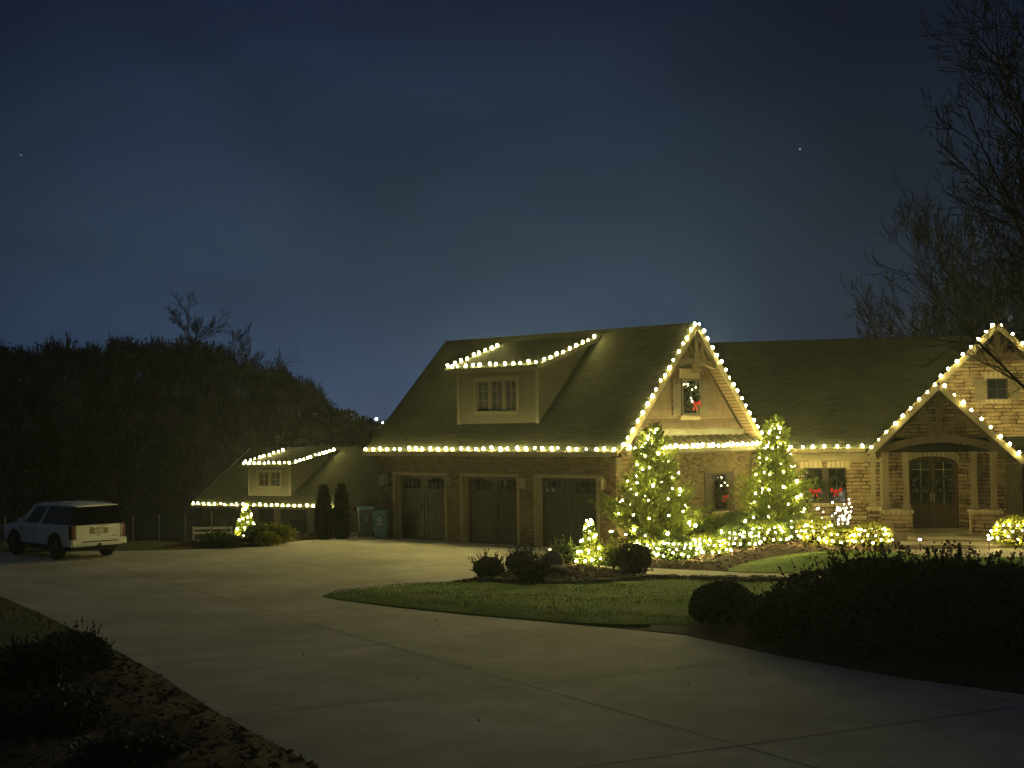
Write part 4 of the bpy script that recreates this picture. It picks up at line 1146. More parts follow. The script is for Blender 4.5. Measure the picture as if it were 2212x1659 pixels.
def clump_cards(x, y, z0, hgt, w, n, rng):
    D = rng.normal(0, 1, (n, 3)); D /= np.linalg.norm(D, axis=1)[:, None]
    P = np.array([x, y, z0 + hgt * .60]) + D * np.array([w * .8, w * .8, hgt * .36]) * (rng.uniform(.25, 1, n) ** .5)[:, None]
    u = rng.normal(0, 1, (n, 3)); u /= np.linalg.norm(u, axis=1)[:, None]; v = np.cross(u, D); v /= np.linalg.norm(v, axis=1)[:, None] + 1e-9
    s_ = rng.uniform(.08, .30, n)[:, None]
    return np.concatenate([P - u * s_, P + v * s_ * .5, P + u * s_, P - v * s_ * .5])
T3, Q4 = [], []
for i in range(700):
    y = rng.uniform(104, 172) if i < 610 else rng.uniform(96, 112); px = rng.uniform(-620, 1010) if i < 670 else rng.uniform(1010, 2600)
    x = (px - 1106) / FPX * y
    hh = rng.uniform(3.9, 5.7); w = rng.uniform(1.3, 2.6)
    z0 = ground_z(x, y) - .2
    if px > 760: hh *= .8
    T3.append(crown_cards(x, y, z0, hh, w, 54, rng)); Q4.append(clump_cards(x, y, z0, hh * .95, w, 90, rng))
V = []; F = []; n0 = 0
for t in T3:
    k = len(t) // 3; V.append(t); F += [[n0 + i, n0 + i + k, n0 + i + 2 * k] for i in range(k)]; n0 += len(t)
for t in Q4:
    k = len(t) // 4; V.append(t); F += [[n0 + i, n0 + i + k, n0 + i + 2 * k, n0 + i + 3 * k] for i in range(k)]; n0 += len(t)
forest = mesh_np('treeline', np.concatenate(V), F, 'forest')
tag(forest, 'dark winter wood covering the hill behind the driveway', 'wood', kind='stuff')
# far ridge across the valley
hx = np.linspace(-260, 260, 90); hv = []; hf = []
for i, x in enumerate(hx):
    zt = 8 + 3.0 * math.sin(x * .021 + 1) + 1.6 * math.sin(x * .083) + .9 * math.sin(x * .31)
    for (yy, zz) in ((560, -12), (600, zt * .8), (640, zt), (760, -12)): hv.append((x, yy, zz))
for i in range(len(hx) - 1):
    for k in range(3): a = i * 4 + k; hf.append([a, a + 4, a + 5, a + 1])
far = mesh_np('hills', hv, hf, 'hill_earth', smooth=True); tag(far, 'low dark ridge far across the valley', 'hills', kind='structure')

# bare trees
def bare_tree(name, loc, height, seed, label, group=None, mat='bark', levels=6, spread=.55, trunk_r=.16, first=.28, lean=(0, 0), nkids=(2, 3), up=.12, decay=.78, minr=.004):
    rnd = random.Random(seed); t = thing(name, tuple(loc), label, 'tree', group)
    tr, cr = MB(), MB()
    def rec(p, d, ln, r, lev):
        pts = [p]; rr = [r]; q = p; dd = d.copy(); k = 4 if lev < 3 else 3
        for i in range(k):
            dd = (dd + Vector((rnd.uniform(-1, 1), rnd.uniform(-1, 1), rnd.uniform(-.5, .9) )) * (.10 + .02 * lev)).normalized()
            dd.z += up * .3 / k if lev > 0 else 0; dd.normalize()
            q = q + dd * (ln / k); pts.append(q); rr.append(r * (1 - .36 * (i + 1) / k))
        (tr if lev < 2 else cr).tube([tuple(v) for v in pts], [max(minr, v) for v in rr], 7 if lev < 2 else (5 if lev < 4 else 3))
        if lev >= levels: return
        n = rnd.randint(*nkids) + (1 if lev in (1, 2) else 0)
        for j in range(n):
            at = 1.0 if j == 0 else rnd.uniform(.35, .95)
            i = min(k - 1, int(at * k)); f = at * k - i
            bp = pts[i].lerp(pts[i + 1], f); br = rr[i] * (1 - f) + rr[i + 1] * f
            ax = dd.orthogonal().normalized(); ax.rotate(Matrix.Rotation(rnd.uniform(0, 6.283), 3, dd))
            ang_ = (.18 + .25 * rnd.random()) if j == 0 else spread * rnd.uniform(.7, 1.35)
            nd = dd.copy(); nd.rotate(Matrix.Rotation(ang_, 3, ax))
            rec(bp, nd, ln * decay * rnd.uniform(.75, 1.1) * (1 if j == 0 else .88), br * (.82 if j == 0 else .58), lev + 1)
    rec(Vector((0, 0, -.1)), Vector((lean[0], lean[1], 1)).normalized(), height * first, trunk_r, 0)
    tr.build('trunk', mat, t, origin=loc) if False else None
    for mb, nm in ((tr, 'trunk'), (cr, 'crown')):
        if not mb.v: continue
        V = np.array(mb.v) + np.array(loc)
        mesh_np(nm, V, mb.f, mat, t)
    return t
def big_tree(loc, label):
    rnd = random.Random(23); t = thing('bare_tree', tuple(loc), label, 'tree')
    tr, cr = MB(), MB()
    def limb(mb, p, d, ln, r0, r1, k, curve, wob, sides):
        pts = [Vector(p)]; dd = Vector(d).normalized()
        for i in range(k):
            dd = (dd + Vector((rnd.uniform(-wob, wob), rnd.uniform(-wob, wob), rnd.uniform(-wob, wob) + curve))).normalized(); pts.append(pts[-1] + dd * ln / k)
        rr = [r0 + (r1 - r0) * i / k for i in range(k + 1)]
        mb.tube([tuple(q) for q in pts], rr, sides); return pts, rr
    base = Vector(loc)
    P0, R0 = limb(tr, base - Vector((0, 0, .1)), (-.02, 0, 1), 13.5, .17, .02, 14, .02, .05, 8)
    def kids(P, Rr, n, f0, ln, ang, lev):
        for i in range(n):
            f = f0 + (1 - f0) * (i + rnd.random()) / n; x = f * (len(P) - 1); k = min(len(P) - 2, int(x)); q = P[k].lerp(P[k + 1], x - k)
            dd = (P[k + 1] - P[k]).normalized(); ax = dd.orthogonal().normalized(); ax.rotate(Matrix.Rotation(rnd.uniform(0, 6.283), 3, dd))
            nd = dd.copy(); nd.rotate(Matrix.Rotation(ang * rnd.uniform(.7, 1.25), 3, ax))
            L_ = ln * rnd.uniform(.6, 1.15) * (1 - .45 * f); r = Rr[k] * (.62 if lev == 0 else .6)
            if lev == 0: L_ = ln * rnd.uniform(.75, 1.1) * (1 - .55 * f ** 2); r = max(.018, min(.034, Rr[k] * .36))
            r = max(r, .0075)
            A, B = limb(tr if lev == 0 else cr, q, nd, L_, r, max(.0045, r * .3), 7 if lev == 0 else 5, (.085 if lev == 0 else .04), .10, (6, 5, 4, 3)[lev])
            if lev == 0: kids(A, B, 11, .15, L_ * .48, .75, 1)
            elif lev == 1: kids(A, B, 6, .2, L_ * .55, .7, 2)
            elif lev == 2: kids(A, B, 3, .25, L_ * .6, .65, 3)
    kids(P0, R0, 46, .22, 4.5, .80, 0)
    tr.build('trunk', 'bark', t); cr.build('crown', 'bark', t)
p = AT(2318, 700, 26.0)
big_tree((p[0], p[1], 0), 'tall bare tree at the edge of the dark bushes, branches over the stone gable')
for i, (px, Y, hh, sd) in enumerate(((2050, 72, 18, 31), (2120, 76, 22, 32), (2220, 74, 24, 33), (1995, 80, 15, 34))):
    q = AT(px, 800, Y)
    bare_tree('bare_tree', (q[0], q[1], 0), hh, sd, ['bare tree rising behind the ridge just left of the big stone gable', 'bushy bare tree behind the big stone gable peak', 'tallest bare tree behind the house roof',
              'lowest bare tree behind the long house roof'][i], 'bare trees behind the house', 'far_bark', levels=7, trunk_r=.16, first=.24, spread=.50, nkids=(2, 4), up=.22, decay=.80, minr=.016)
for i, (px, top, Y, sd) in enumerate(((268, 722, 128, 41), (440, 692, 124, 42), (510, 730, 122, 43), (352, 745, 130, 44))):
    q = AT(px, top, Y); z0 = ground_z(q[0], Y)
    bare_tree('bare_tree', (q[0], q[1], z0), (q[2] - z0) * 1.22, sd, ['broad bare tree on the hill skyline above the white car', 'tallest spreading bare tree on the hill skyline', 'leaning bare tree where the hill skyline starts to fall', 'small bare tree low on the hill skyline'][i],
              'bare trees on the hill skyline', 'far_bark', levels=6, trunk_r=.20, first=.34, spread=.66, nkids=(2, 4), up=.20, decay=.76, minr=.021, lean=((.25 if i == 2 else 0), 0))

# leafy dark tree between hill and garage roof
def round_tree(loc, hgt, w, seed, label):
    t = thing('evergreen_tree', tuple(loc), label, 'tree', 'dark trees in the valley')
    rng = np.random.default_rng(seed); n = 2600
    D = rng.normal(0, 1, (n, 3)); D /= np.linalg.norm(D, axis=1)[:, None]
    P = D * (rng.uniform(.3, 1, n) ** .5 * (1 + lump_noise(D, seed, amp=.3)))[:, None] * np.array([w, w, hgt * .38]) + np.array([0, 0, hgt * .62]) + np.array(loc)
    V, F = leaf_cloud(P, D, .34, .4, rng, .8); mesh_np('crown', V, F, 'forest', t)
    m = MB(); m.tube([(loc[0], loc[1], loc[2] - .3), (loc[0] + .1, loc[1], loc[2] + hgt * .7)], [.22, .08], 7); m.build('trunk', 'far_bark', t)
for px, top, Y, w, sd, lb in ((745, 892, 92, 2.1, 51, 'rounded dark tree in front of the town lights'), (792, 905, 96, 1.5, 52, 'small dark tree touching the garage roof edge'), (700, 882, 100, 2.2, 53, 'dark tree at the foot of the wooded hill')):
    q = AT(px, top, Y); z0 = ground_z(q[0], Y); round_tree((q[0], Y, z0), q[2] - z0, w, sd, lb)
# distant town lamps
for i, (px, py, r_, mt) in enumerate(((813, 905, .52, 'lamp_town'), (806, 911, .26, 'lamp_town_dim'), (827, 913, .30, 'lamp_town'), (840, 909, .2, 'lamp_town_dim'))):
    q = AT(px, py, 520)
    t = thing('street_lamp', (q[0], q[1], -12), ['brightest distant town lamp between hill and garage roof', 'faint distant lamp left of the brightest town lamp', 'second distant town lamp nearer the garage roof', 'tiny distant lamp against the garage roof edge'][i], 'street lamp', 'distant town lamps')
    MB().ball(tuple(q), r_, 8, 6).build('lamp_head', mt, t)
    MB().tube([(q[0], q[1], -12), (q[0], q[1], q[2] - r_ * .9)], [.12, .07], 6).build('pole', 'far_bark', t)

# ------------------------------------------------------------------ fences
def pix_fence():
    t = thing('wire_fence', (-13.5, 47.6, 0), 'thin wire fence on posts behind the white car', 'fence')
    P = [(-22.5, 47.7), (-20.3, 47.7), (-18.1, 47.7), (-15.9, 47.7), (-13.55, 47.75), (-12.65, 47.85), (-11.75, 47.95), (-10.9, 48.4)]
    for x, y in P: MB().tube([(x, y, ground_z(x, y) - .2), (x, y, 1.12)], .022, 6).build('post', 'wire_steel', t)
    m = MB()
    for (xa, ya), (xb, yb) in zip(P, P[1:]):
        for z in (.1, .22, .36, .52, .68, .85, 1.06): m.tube([(xa, ya, z), (xb, yb, z)], .0045, 3)
        k = int(math.hypot(xb - xa, yb - ya) / .16)
        for j in range(1, k):
            f = j / k; m.tube([(xa + (xb - xa) * f, ya + (yb - ya) * f, .1), (xa + (xb - xa) * f, ya + (yb - ya) * f, 1.06)], .003, 3)
    m.build('wire', 'wire_steel', t)
pix_fence()
def rail_fence(P, z1, z2, label):
    t = thing('rail_fence', (P[0][0], P[0][1], ground_z(*P[0])), label, 'fence', 'white rail fences')
    for x, y in P: MB().box(x - .035, x + .035, y - .035, y + .035, ground_z(x, y) - .2, z1 + .07).build('post', 'rail_white', t)
    for (xa, ya), (xb, yb) in zip(P, P[1:]):
        for z in (z1, z2): MB().beam((xa, ya - .06, z), (xb, yb - .06, z), .035, .10).build('rail', 'rail_white', t)
def fp(px, py, Y): q = AT(px, py, Y); return (q[0], q[1], q[2])
a, b, c = fp(418, 1141, 55), fp(456, 1142, 55), fp(500, 1144, 55)
rail_fence([a[:2], b[:2], c[:2]], a[2], a[2] - .19, 'white two rail fence beyond the lit spiral bush')
a, b = fp(618, 1151, 55.5), fp(645, 1152, 55.5)
rail_fence([a[:2], b[:2]], a[2], a[2] - .17, 'short white rail fence beside the dark columnar trees')
a, b = fp(652, 1156, 56), fp(682, 1157, 56)
rail_fence([a[:2], b[:2]], a[2], a[2] - .15, 'dim rail fence behind the dark columnar trees')

# ------------------------------------------------------------------ conifers with lights
def conifer(loc, hgt, rad, seed, label, slabel, turns, nb, mat='leaf_conifer', sway=0.0):
    t = thing('conifer', tuple(loc), label, 'tree', 'lit conifers')
    rng = np.random.default_rng(seed); rnd = random.Random(seed)
    lx, ly, lz = loc
    m = MB(); m.tube([(lx, ly, lz - .1), (lx + .03, ly, lz + hgt * .5), (lx, ly, lz + hgt * .97)], [.09, .055, .012], 7); m.build('trunk', 'bark', t)
    prof = lambda f: rad * (.70 + .30 * min(1, f / .12)) * (1 - f) ** .92 if f < 1 else 0
    Ps, Ns, Sz = [], [], []; br = MB()
    nbr = 330
    for i in range(nbr):
        f = (i + rnd.random()) / nbr; f = f ** 1.15 * .97
        a = rnd.uniform(0, 6.283); L_ = prof(f) * rnd.uniform(.50, 1.30) * (1 + .16 * math.sin(a * 2 + f * 9)) + .10
        p0 = np.array([lx, ly, lz + hgt * f]); rise = rnd.uniform(.30, .75)
        tip = p0 + np.array([math.cos(a) * L_, math.sin(a) * L_, L_ * rise])
        br.tube([tuple(p0), tuple((p0 + tip) / 2 + np.array([0, 0, -.04])), tuple(tip)], [.012, .008, .004], 3)
        d = (tip - p0) / np.linalg.norm(tip - p0)
        k = int(14 + 40 * L_)
        for j in range(k):
            s_ = rnd.uniform(.28, 1.0)
            Ps.append(p0 + (tip - p0) * s_ + rng.normal(0, .035 + .05 * (1 - s_), 3)); Ns.append(d * 1.0 + np.array([0, 0, .35])); Sz.append(.17 * (1.15 - .45 * s_))
    for j in range(60):
        f = rnd.uniform(.9, 1.0); Ps.append(np.array([lx, ly, lz + hgt * f]) + rng.normal(0, .03, 3)); Ns.append(np.array([rnd.uniform(-.4, .4), rnd.uniform(-.4, .4), 1.0])); Sz.append(.16)
    Ps, Ns = np.array(Ps), np.array(Ns)
    V, F = leaf_cloud(Ps, Ns, np.array(Sz), .17, rng, .42)
    cr = mesh_np('crown', V, F, mat, t); br.build('branch', 'twig_core', t)
    s = thing('string_light', tuple(loc), slabel, 'string light', 'light strings wound round plants')
    pts = []
    for i in range(nb):
        f = (i + .5) / nb; h = .93 * (1 - (1 - f) ** 1.25) + .03
        a = f * turns * 6.283 + rnd.uniform(-.12, .12); r_ = prof(h) * rnd.uniform(.80, 1.02) + .04
        pts.append(np.array([lx + r_ * math.cos(a), ly + r_ * math.sin(a), lz + hgt * h + rnd.uniform(-.14, .10) + r_ * .22 - .10 * math.sin(a * 3)]))
    cb = MB(); cb.tube([tuple(q) for q in pts], .006, 3); cb.build('cable', 'cable', s)
    add_bulbs(s, pts, BULB_TREE, .8, big=.8)
    return t
cA = np.array([4.42, 42.1, 0.02]); cB = np.array([9.05, 46.15, 0.05])
conifer(cA, 3.95, 1.62, 61, 'bushy lit conifer at the garage corner', 'lights wound round the conifer at the garage corner', 8, 96)
conifer(cB, 4.15, 1.30, 62, 'narrower lit conifer between garage gable and main wall', 'lights wound round the conifer between gable and main wall', 8, 88)

# ------------------------------------------------------------------ hedge under the gable and its net lights
def net_light(loc, dims, n, label, seed, me=BULB_NET, front=True):
    s = thing('net_light', tuple(loc), label, 'net light', 'net lights on shrubs')
    rnd = random.Random(seed); pts = []; rows = max(2, int(round(math.sqrt(n / 3.2)))); per = n // rows
    cb = MB()
    for r_ in range(rows):
        ph = .10 + 1.15 * r_ / rows; ring = []
        for i in range(per):
            a = -math.pi * .5 + (i + .5 + .5 * (r_ % 2) - per / 2) / per * (3.9 if front else 6.28) + rnd.uniform(-.06, .06)
            ph2 = ph + rnd.uniform(-.07, .07)
            d = np.array([math.cos(a) * math.cos(ph2), math.sin(a) * math.cos(ph2), 0]) * 1.05
            q = np.array(loc) + np.array([d[0] * dims[0], d[1] * dims[1], dims[2] * (.42 + 1.30 * math.sin(ph2) * .95)])
            q[2] = min(q[2], loc[2] + dims[2] * 1.85); q[2] += rnd.uniform(-.03, .03); ring.append(q)
        cb.tube([tuple(q) for q in ring], .005, 3); pts += ring
    cb.build('cable', 'cable', s); add_bulbs(s, pts, me, .9, big=.35)
hed = [((1398, 1214), (.62, .60, .34), 26), ((1462, 1217), (.70, .62, .36), 34), ((1528, 1208), (.66, .62, .36), 34), ((1592, 1192), (.72, .66, .38), 34), ((1652, 1183), (.74, .66, .40), 32), ((1712, 1177), (.70, .62, .40), 26)]
hl = ['lit low boxwood at the driveway end of the hedge', 'lit low boxwood, second from the driveway end of the hedge', 'lit low boxwood nearest the front walk', 'lit low boxwood in the middle of the hedge below the narrow window',
      'lit low boxwood second from the porch end of the hedge', 'lit low boxwood at the foot of the narrower conifer']
for i, (pp, dm, nb) in enumerate(hed):
    q = G(*pp); q = q + np.array([.1, dm[1] * .75, .06])
    make_shrub('boxwood', tuple(q), dm, 1700, .085, 70 + i, 'leaf_box' if i % 2 else 'leaf_conifer', hl[i], 'shrub', 'low lit boxwoods of the hedge')
    net_light(q, dm, nb, 'net lights over the ' + hl[i].replace('lit low ', ''), 170 + i)
q = FE.p(2.4, -1.35, .03)
for i, (x, y, dm) in enumerate(((3.1, -.95, (.62, .55, .46)), (4.2, -.92, (.66, .55, .50)), (5.3, -.90, (.68, .55, .52)), (6.4, -.88, (.68, .55, .52)), (7.5, -.95, (.6, .5, .5)))):
    make_shrub('hedge_shrub', tuple(FE.p(x, y, .03)), dm, 1900, .085, 80 + i, 'leaf_box', ['unlit hedge shrub against the gable wall, nearest the big conifer', 'unlit hedge shrub before the shutter on the conifer side', 'unlit hedge shrub right under the narrow window',
               'unlit hedge shrub under the shutter nearer the porch', 'unlit hedge shrub in the corner of the two walls'][i], 'shrub', 'taller hedge shrubs against the gable wall')
# lit shrubs before the main wall
for i, (pp, dm, nb, lb) in enumerate((((1768, 1184), (.62, .55, .47), 24, 'golden lit shrub below the double window'), ((1815, 1187), (.50, .46, .36), 16, 'small lit shrub at the foot of the white twig tree'),
                                      ((1884, 1189), (.60, .52, .43), 26, 'golden lit shrub beside the porch steps'), ((2200, 1186), (.80, .7, .50), 30, 'lit shrub at the far side of the porch'))):
    q = G(*pp); q = q + np.array([.1, dm[1] * .7, .06])
    make_shrub('lit_shrub', tuple(q), dm, 1300, .085, 90 + i, 'leaf_lit', lb, 'shrub', 'lit shrubs before the main wall')
    net_light(q, dm, nb, 'net lights over the ' + lb.replace('lit ', ''), 190 + i)
# white twig tree
def twig_tree(loc):
    t = thing('twig_tree', tuple(loc), 'small bare ornamental tree with white lit twigs before the double window', 'tree')
    s = thing('string_light', tuple(loc), 'cool white lights on the small ornamental twig tree', 'string light', 'light strings wound round plants')
    rnd = random.Random(8); m = MB(); pts = []; L0 = np.array(loc)
    m.tube([tuple(L0 + np.array([0, 0, -.1])), tuple(L0 + np.array([.02, 0, .45])), tuple(L0 + np.array([0, 0, .85]))], [.035, .028, .022], 6)
    m.build('trunk', 'bark', t); m = MB()
    for i in range(17):
        a = rnd.uniform(0, 6.283); z0 = rnd.uniform(.55, .85); L_ = rnd.uniform(.42, .85); e = rnd.uniform(.1, 1.1) if i > 6 else rnd.uniform(-.05, .2)
        p0 = L0 + np.array([0, 0, z0]); d = np.array([math.cos(a) * math.cos(e), math.sin(a) * math.cos(e), math.sin(e)])
        p1 = p0 + d * L_ * .55; p2 = p0 + d * L_ + np.array([0, 0, .06])
        m.tube([tuple(p0), tuple(p1), tuple(p2)], [.012, .008, .004], 4)
        for j in range(3):
            f = rnd.uniform(.4, 1); q = p0 + d * L_ * f; q2 = q + np.array([rnd.uniform(-.16, .16), rnd.uniform(-.16, .16), rnd.uniform(-.02, .18)])
            m.tube([tuple(q), tuple(q2)], [.006, .003], 3); pts.append(q2)
    m.build('crown', 'bark', t)
    for z in (.3, .5): pts.append(L0 + np.array([.0, -.04, z]))
    cb = MB()
    cb.tube([tuple(q) for q in pts], .003, 3)
    cb.build('cable', 'cable', s); add_bulbs(s, pts, BULB_COOL, .9, big=.5)
q = G(1812, 1180) + np.array([0, .3, .06]); twig_tree(q)

# small lit cones
def lit_cone(loc, hgt, rad, seed, label, slabel, nb):
    t = thing('cone_shrub', tuple(loc), label, 'shrub', 'small lit cone shrubs')
    rng = np.random.default_rng(seed); n = 1500
    f = rng.uniform(0, 1, n) ** 1.25; a = rng.uniform(0, 6.283, n); r_ = rad * ((1 - f) ** .85 * .92 + .06) * rng.uniform(.55, 1.08, n)
    r_ *= 1 - .35 * np.exp(-((f - .62) / .06) ** 2)
    P = np.c_[r_ * np.cos(a), r_ * np.sin(a), hgt * f] + np.array(loc)
    D = np.c_[np.cos(a), np.sin(a), .5 * np.ones(n)]
    V, F = leaf_cloud(P, D, .085, .3, rng, .6); mesh_np('foliage', V, F, 'leaf_conifer', t)
    m = MB(); m.tube([tuple(np.array(loc) + [0, 0, -.08]), tuple(np.array(loc) + [0, 0, hgt * .95])], [.04, .01], 6); m.build('trunk', 'twig_core', t)
    s = thing('string_light', tuple(loc), slabel, 'string light', 'light strings wound round plants')
    rnd = random.Random(seed); pts = []
    for i in range(nb):
        q = (i + .5) / nb; h = q ** 1.35; a = q * 26 + rnd.uniform(-.3, .3); r2 = rad * ((1 - h) ** .85 * .95 + .08)
        pts.append(np.array(loc) + np.array([r2 * math.cos(a), r2 * math.sin(a), hgt * h * .98 + .06]))
    for k in range(3): pts.append(np.array(loc) + np.array([rnd.uniform(-.07, .07), rnd.uniform(-.07, 0), hgt * (1.0 - .07 * k)]))
    cb = MB(); cb.tube([tuple(q) for q in pts], .005, 3); cb.build('cable', 'cable', s)
    add_bulbs(s, pts, BULB_TREE, .8, big=.5)
q = G(1276, 1234) + np.array([0, .35, .12]); lit_cone(q, 1.26, .40, 101, 'small lit cone shrub before the third garage door', 'lights wound round the cone shrub before the garage doors', 34)
q = G(527, 1172) + np.array([0, .4, .08]); lit_cone(q, 1.28, .42, 102, 'small lit cone shrub at the far end of the driveway', 'lights wound round the cone shrub at the far end of the driveway', 30)

# unlit shrubs and boulders of the island bed
for i, (pp, dm, lb, mt) in enumerate((((1057, 1254), (.37, .37, .27), 'dark round boxwood at the tip of the island bed', 'leaf_dark'), ((1126, 1243), (.39, .38, .29), 'dark round boxwood standing behind the other two', 'leaf_dark'),
                                      ((1148, 1266), (.37, .36, .26), 'dark round boxwood in front of the boulders', 'leaf_dark'), ((1226, 1232), (.46, .42, .34), 'dim green shrub between boulder and lit cone shrub', 'leaf_box'),
                                      ((1328, 1232), (.40, .38, .30), 'shrub tinted yellow as if lit, right beside the lit cone shrub', 'leaf_conifer'), ((1372, 1248), (.40, .38, .42), 'dark upright shrub at the start of the front walk', 'leaf_dark'))):  # yellow tinted shrub takes the lighter leaf in place of light on it
    q = G(*pp) + np.array([0, dm[1] * .8, .08])
    make_shrub('boxwood', tuple(q), dm, 2300, .055, 110 + i, mt, lb, 'shrub', 'unlit shrubs of the island bed', lump=.22, spiky=.03)
def boulder(loc, dims, seed, label, rz):
    rnd = random.Random(seed); m = MB(); n, k = 14, 9; rg = []
    cs = [Vector((rnd.uniform(-1, 1), rnd.uniform(-1, 1), rnd.uniform(-.3, 1))).normalized() for _ in range(9)]
    for i in range(k + 1):
        th = math.pi * i / k; row = []
        for j in range(n):
            d = Vector((math.sin(th) * math.cos(6.283 * j / n), math.sin(th) * math.sin(6.283 * j / n), math.cos(th)))
            r_ = min([1.0] + [.80 / max(.2, d.dot(c)) for c in cs if d.dot(c) > .5]) + rnd.uniform(-.015, .015)
            row.append((d.x * r_ * dims[0], d.y * r_ * dims[1], d.z * r_ * dims[2] + dims[2] * .55))
        rg.append(row)
    for i in range(k):
        for j in range(n): m.face([rg[i][j], rg[i + 1][j], rg[i + 1][(j + 1) % n], rg[i][(j + 1) % n]], True)
    o = m.build('boulder', 'rock'); o.location = loc; o.rotation_euler = (.0, .25, rz)
    tag(o, label, 'rock', 'boulders in the island bed')
q = G(1188, 1246); boulder((q[0], q[1] + .3, .06), (.40, .28, .42), 5, 'tall leaning boulder behind the dark boxwoods', .5)
q = G(1208, 1252); boulder((q[0], q[1] + .2, .04), (.38, .26, .22), 8, 'low flat boulder at the foot of the leaning one', .1)
# river rock edging
rng = np.random.default_rng(9); V = []; F = []; n0 = 0
pl = g2((1030, 1258), (1110, 1263), (1200, 1266.5), (1300, 1262), (1400, 1254), (1500, 1255.5), (1600, 1257.5), (1700, 1258))
for i in range(330):
    t = rng.uniform(0, len(pl) - 1); k = int(t); f = t - k
    x = pl[k][0] * (1 - f) + pl[k + 1][0] * f + rng.normal(0, .10); y = pl[k][1] * (1 - f) + pl[k + 1][1] * f + rng.normal(.12, .13)
    s_ = rng.uniform(.04, .11); z = .06 + s_ * .3; a = rng.uniform(0, 6)
    D = np.array([(math.cos(a + u) * s_ * 1.3 * w, math.sin(a + u) * s_ * w, zz * s_ * .7) for w, zz in ((.6, -.8), (1, 0), (.6, .75)) for u in np.arange(6) * 1.047])
    D = D * (1 + rng.uniform(-.15, .15, (18, 1))) + np.array([x, y, z]); V.append(D)
    for r_ in range(2):
        for u in range(6): F.append([n0 + r_ * 6 + u, n0 + r_ * 6 + (u + 1) % 6, n0 + r_ * 6 + 6 + (u + 1) % 6, n0 + r_ * 6 + 6 + u])
    F.append([n0 + 12 + u for u in range(6)]); n0 += 18
tag(mesh_np('pebbles', np.concatenate(V), F, 'river_rock', smooth=True), 'river stones edging the bed along lawn and walk', 'stones', kind='stuff')
# path lights
def path_light(px, py, label, dx=0):
    q = G(px, py); t = thing('path_light', tuple(q), label, 'path light', 'small path lights')
    m = MB(); m.tube([(q[0], q[1], -.05), (q[0], q[1], .36)], .016, 6); m.build('stem', 'dark_metal', t)
    m = MB(); m.lathe([(.02, .47), (.10, .43), (.105, .42), (.02, .42)], 10, tuple(q)); m.build('cap', 'dark_metal', t)
    m = MB(); m.lathe([(.035, .35), (.048, .37), (.048, .415), (.03, .418)], 8, tuple(q)); m.build('bulb', 'lamp_path', t)
path_light(1190, 1216, 'low path light glowing behind the boulders')
path_light(1988, 1192, 'low path light before the steps on the garage side')
path_light(2137, 1191, 'low path light before the steps on the far side')

# far bed: planting, arborvitae, bins
for i, (pp, dm, lb, mt) in enumerate((((556, 1178), (.62, .5, .36), 'shrub at the foot of the far lit cone shrub', 'leaf_box'), ((592, 1176), (.66, .45, .33), 'spotlit shrub in the far driveway bed', 'leaf_lit'),
                                      ((466, 1182), (.55, .4, .22), 'low spreading shrub before the white rail fence', 'leaf_box'), ((575, 1181), (.4, .35, .22), 'small yellow lit tuft in front of the spotlit shrub', 'leaf_lit'), ((500, 1184), (.5, .35, .15), 'flat dark plant beside the far lit cone shrub', 'leaf_dark'))):
    q = G(*pp) + np.array([0, dm[1] * .8, .05])
    make_shrub('bed_shrub', tuple(q), dm, 900, .13, 130 + i, mt, lb, 'shrub', 'shrubs of the far driveway bed', aspect=.2)
q = AT(596, 1144, 49.3)
t = thing('spot_light', (q[0], q[1], .05), 'small spotlight shining above the spotlit shrub in the far bed', 'garden light')
MB().ball(tuple(q), .06, 8, 6).build('lamp_head', 'lamp_spot', t); MB().tube([(q[0], q[1], .0), (q[0], q[1], q[2] - .05)], .014, 6).build('stem', 'dark_metal', t)
def arbor(px, py, top, w, seed, label):
    q = G(px, py); z1 = AT(px, top, q[1])[2]; t = thing('arborvitae', tuple(q), label, 'tree', 'dark columnar trees beside the garage')
    rng = np.random.default_rng(seed); n = 3800; f = rng.uniform(0, 1, n); a = rng.uniform(0, 6.283, n)
    r_ = w * np.minimum(1, (1.02 - f) / .5) ** .55 * np.minimum(1, .75 + f * 1.5) * rng.uniform(.6, 1.05, n)
    P = np.c_[r_ * np.cos(a), r_ * np.sin(a), z1 * f] + q; D = np.c_[np.cos(a) * .5, np.sin(a) * .5, np.ones(n)]
    V, F = leaf_cloud(P, D, .12, .28, rng, .35); mesh_np('crown', V, F, 'leaf_arbor', t)
    m = MB(); m.tube([(q[0], q[1], -.1), (q[0], q[1], z1 * .9)], [w * .62, .05], 8); m.build('trunk', 'twig_core', t)
arbor(700, 1165, 1052, .27, 141, 'dark columnar tree farther from the bins')
arbor(739, 1164, 1050, .27, 142, 'dark columnar tree beside the bins')
